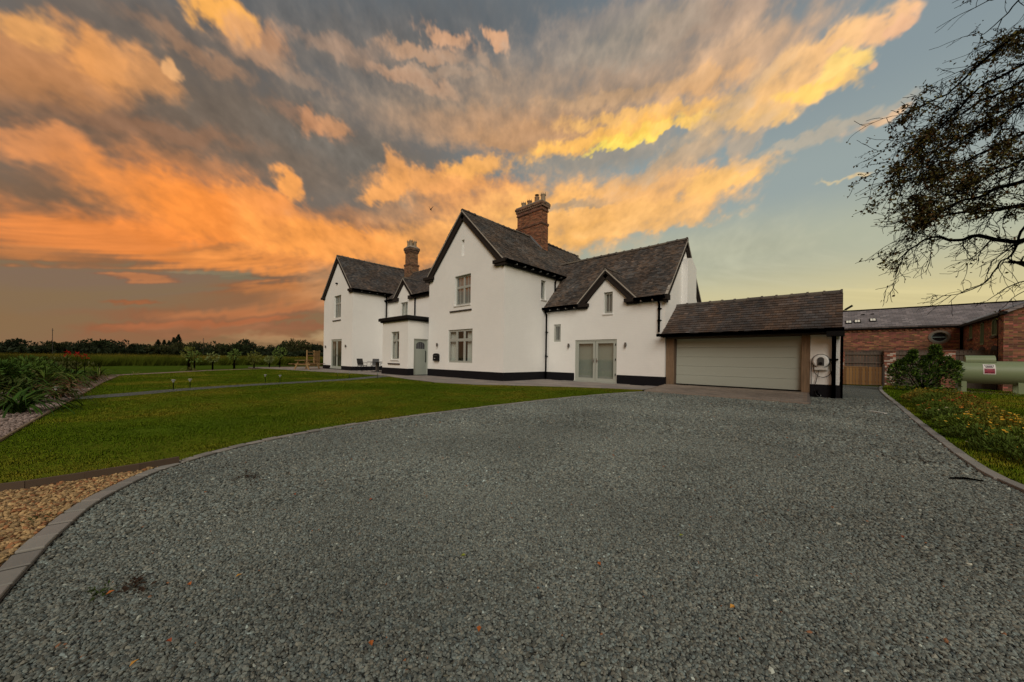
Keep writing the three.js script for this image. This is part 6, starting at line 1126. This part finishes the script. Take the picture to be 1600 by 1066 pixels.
// ---------------------------------------------------------------- garden furniture and small things
{
  const dark = std(0.02, 0.018, 0.017, 0.6), metal = std(0.12, 0.12, 0.115, 0.4, { metalness: 0.6 });
  const chair = (x, z, turn, label) => {
    const t = thing('garden_chair', label, 'chair', [x, 0.05, z], turn);
    part('seat', merge([rbox(-0.24, 0.24, 0.4, 0.44, -0.24, 0.24, 0.015)]), dark, t);
    part('backrest', merge([bar(V(0, 0.46, -0.22), V(0, 0.92, -0.36), 0.46, 0.03)]), dark, t);
    for (const s of [-1, 1]) { part('leg', rod(V(s * 0.22, 0, 0.26), V(s * 0.22, 0.42, 0.2), 0.014, 6), metal, t); part('leg', rod(V(s * 0.22, 0, -0.34), V(s * 0.22, 0.44, -0.2), 0.014, 6), metal, t); part('arm', mergeRaw([rod(V(s * 0.25, 0.62, -0.26), V(s * 0.25, 0.62, 0.2), 0.014, 6), rod(V(s * 0.25, 0.62, 0.2), V(s * 0.23, 0.42, 0.2), 0.012, 6)]), metal, t); }
  };
  const tb = thing('garden_table', 'dark square pedestal garden table in the corner by the porch', 'table', [-23.95, 0.05, -11.75], 0.2);
  part('table_top', merge([rbox(-0.5, 0.5, 0.68, 0.72, -0.5, 0.5, 0.015)]), dark, tb); part('pedestal', merge([box(-0.09, 0.09, 0.03, 0.68, -0.09, 0.09)]), metal, tb); part('foot', merge([box(-0.3, 0.3, 0.0, 0.03, -0.3, 0.3)]), dark, tb);
  chair(-25.35, -11.3, Math.PI * 0.55, 'dark garden chair furthest left at the porch side table'); chair(-24.75, -11.95, Math.PI * 0.3, 'dark garden chair with its back to the wall behind the table'); chair(-23.3, -12.0, -Math.PI * 0.5, 'dark garden chair at the right of the table, half hidden by the porch');
  // picnic table and timber screen
  const wood = std(0.36, 0.22, 0.09, 0.85, { map: M.oak.map, bumpMap: grain, bumpScale: 0.003 });
  const pt = thing('picnic_table', 'wooden picnic table on the patio left of the house', 'picnic table', [-31.1, 0.05, -9.45], -0.75); pt.scale.x = 1.35;
  for (let i = 0; i < 5; i++) part('top_board', uvBox(rbox(-0.9, 0.9, 0.7, 0.735, -0.36 + i * 0.145, -0.36 + i * 0.145 + 0.135, 0.006)), wood, pt);
  for (const s of [-1, 1]) { for (const k of [0, 1]) part('bench_board', uvBox(rbox(-0.9, 0.9, 0.42, 0.455, s * (0.62 + k * 0.13) - 0.06, s * (0.62 + k * 0.13) + 0.06, 0.006)), wood, pt); for (const e of [-1, 1]) { part('leg', merge([bar(V(s * 0.62, 0, e * 0.55), V(s * 0.62, 0.7, e * 0.22), 0.045, 0.1)]), wood, pt); } part('cross_bar', merge([box(s * 0.62 - 0.07, s * 0.62 - 0.03, 0.34, 0.42, -0.78, 0.78)]), wood, pt); }
  const sc = thing('timber_screen', 'pale slatted timber screen and rail behind the picnic table', 'screen', [-38.9, 0, -12.45], -0.75);
  for (let i = 0; i < 6; i++) part('slat', uvBox(box(-0.9 + i * 0.16, -0.9 + i * 0.16 + 0.1, 0.45, 1.62, -0.015, 0.015)), wood, sc);
  for (const y of [0.6, 1.55]) part('rail', uvBox(box(-0.95, 0.1, y, y + 0.08, -0.05, -0.016)), wood, sc); for (const y of [1.1, 1.42]) part('rail', uvBox(box(0.1, 1.5, y, y + 0.1, -0.03, 0.02)), wood, sc); for (const x of [-1.0, 0.1, 1.5]) part('post', uvBox(box(x - 0.05, x + 0.05, 0, 1.66, -0.07, 0.03)), wood, sc); part('low_panel', merge([box(-0.95, 1.5, 0.1, 0.44, -0.02, 0.02)]), wood, sc);
  // mushroom lamps along the gravel path
  const lampSpots = [[-13.35, 1.22, 'path lamp standing in the stone mulch at the path end'], [-15.13, -0.85, 'left one of the pair of path lamps halfway along the lawn path'], [-15.35, -1.25, 'right one of the pair of path lamps halfway along the lawn path'], [-17.3, -3.7, 'path lamp on the far side of the path, nearer the far lawn edge'], [-16.6, -4.05, 'path lamp at the edge of the path, right of the far side lamp'], [-19.0, -7.2, 'path lamp on the grass in front of the far left gable'], [-18.3, -7.5, 'path lamp beside the path in front of the glazed doors'], [-17.5, -8.6, 'path lamp at the house end of the path by the patio']];
  for (const [x, z, label] of lampSpots) { const t = thing('path_lamp', label, 'garden lamp', [x, 0.02, z]); part('stake', rod(V(0, 0, 0), V(0, 0.24, 0), 0.012, 6), M.steel, t); part('lens', new THREE.CylinderGeometry(0.035, 0.025, 0.06, 12).translate(0, 0.27, 0), std(0.35, 0.35, 0.32, 0.3), t); part('cap', new THREE.CylinderGeometry(0.03, 0.06, 0.025, 16).translate(0, 0.312, 0), std(0.3, 0.3, 0.28, 0.4, { metalness: 0.3 }), t); }
  // scraps on the drive
  const st = thing('white_batten', 'thin white batten lying on the gravel near the right kerb', 'batten', [0.62, 0.015, -11.78], -0.92); part('strip', uvBox(box(-0.2, 0.2, 0, 0.02, -0.03, 0.03)), std(0.6, 0.58, 0.55, 0.6), st);
  const sk = thing('fallen_stick', 'dark broken stick lying on the gravel by the right kerb', 'stick', [0.9, 0.02, -5.62]); part('bark', limb([V(-0.1, 0, 0.05), V(0, 0.012, 0.01), V(0.12, 0.004, -0.03)], [0.008, 0.011, 0.006], 6), std(0.03, 0.022, 0.016, 0.9), sk);
  const leafWords = ['yellow dry leaf above the weed tuft at the lower left', 'orange leaf lying against the weed tuft at the lower left', 'orange leaf nearest the bottom left corner of the drive', 'dark red brown leaf right of the weed tuft', 'yellow leaf at the bottom edge left of centre', 'yellow green leaf on the gravel left of centre', 'orange leaf below the yellow green leaf left of centre', 'green leaf highest up in the middle of the drive', 'orange leaf in the middle of the drive below the green leaf', 'yellow leaf on the gravel right of centre', 'orange leaf at the bottom edge near the picture middle', 'red brown leaf lying far over to the right on the drive', 'red brown leaf near the left kerb on the drive', 'red brown leaf a stride right of the left kerb'];
  const leafMats = [leafMat(0.4, 0.12, 0.03), leafMat(0.5, 0.25, 0.05), leafMat(0.28, 0.07, 0.03), leafMat(0.2, 0.22, 0.03)];
  [[-2.22, -0.36, 1], [-2.3, -0.2, 0], [-2.5, 0.05, 0], [-1.92, -0.1, 2], [-1.85, 0.0, 1], [-1.55, -1.3, 3], [-1.1, -1.0, 0], [-0.75, -2.4, 3], [-0.95, -1.75, 0], [-0.35, -1.9, 1], [-1.35, -0.65, 0], [0.3, -3.4, 2], [-3.2, -0.9, 2], [-2.7, -1.3, 2]].forEach(([x, z, k], i) => {
    const t = part('fallen_leaf', leafGeo(0.03, 0.02, 0.3).rotateX(-Math.PI / 2), leafMats[k]); t.position.set(x, 0.028, z); t.rotation.set(0.2, i * 1.7, 0.15); tag(t, leafWords[i], 'leaf', 'dry leaves scattered on the drive');
  });
  // dark litter among the stones
  const flake = leafGeo(0.03, 0.018, 0.2).rotateX(-1.3);
  for (const [cx, cz, sx, n, label] of [[-4.0, -0.75, 0.35, 70, 'patch of dark leaf litter lying on the gravel near the left kerb'], [-2.55, -0.02, 0.16, 40, 'small dark litter patch beside the weed at the lower left'], [0.72, -6.3, 0.4, 40, 'dark litter along the right kerb']]) {
    const fm = []; for (let i = 0; i < n; i++) fm.push(new THREE.Matrix4().compose(V(cx + rnd(-1, 1) * rnd(0, 1) * sx, 0.016, cz + rnd(-0.5, 0.5) * rnd(0, 1) * sx), q0.setFromEuler(e0.set(0, rnd(0, 6.28), rnd(-0.3, 0.3))).clone(), V(1, 1, 1).multiplyScalar(rnd(0.5, 1.2))));
    tag(instances('leaf_litter', flake, leafMat(0.035, 0.02, 0.012), fm), label, 'leaf litter');
  }
  for (const [x, z, label] of [[-2.55, 0.1, 'small green weed tuft growing in the gravel near the bottom left corner'], [-3.95, 0.42, 'little weed tuft against the kerb in the golden gravel'], [-4.2, 0.72, 'larger weed tuft in the middle of the golden gravel']]) {
    const rr = mulberry(Math.floor(x * -100)), t = thing('weed_tuft', label, 'weed', [x, 0.005, z]); part('foliage', leafCloud(45, () => { const a = rr() * 6.28, d = rr() * 0.07; return [V(Math.cos(a) * d, rr() * 0.03, Math.sin(a) * d), V(Math.cos(a), 0.25, Math.sin(a))]; }, 0.028, 0.008, rr), leafMat(0.035, 0.055, 0.012), t);
  }
  const bird = thing('flying_bird', 'tiny dark bird gliding in the sky left of the main gable', 'bird', [-34.67, 18.1, -23.11], 0.6);
  part('body', new THREE.SphereGeometry(1, 10, 8).scale(0.07, 0.06, 0.24), M.black, bird);
  for (const s of [-1, 1]) part('wing', (() => { const g = new THREE.BufferGeometry(); g.setAttribute('position', new THREE.Float32BufferAttribute([0, 0.02, 0.1, s * 0.22, 0.3, 0.02, 0, 0.02, -0.1, s * 0.22, 0.3, 0.02, s * 0.3, 0.46, -0.12, 0, 0.02, -0.1], 3)); g.computeVertexNormals(); return g; })(), leafMat(0.012, 0.011, 0.011), bird);
}
renderer.render(scene, camera);
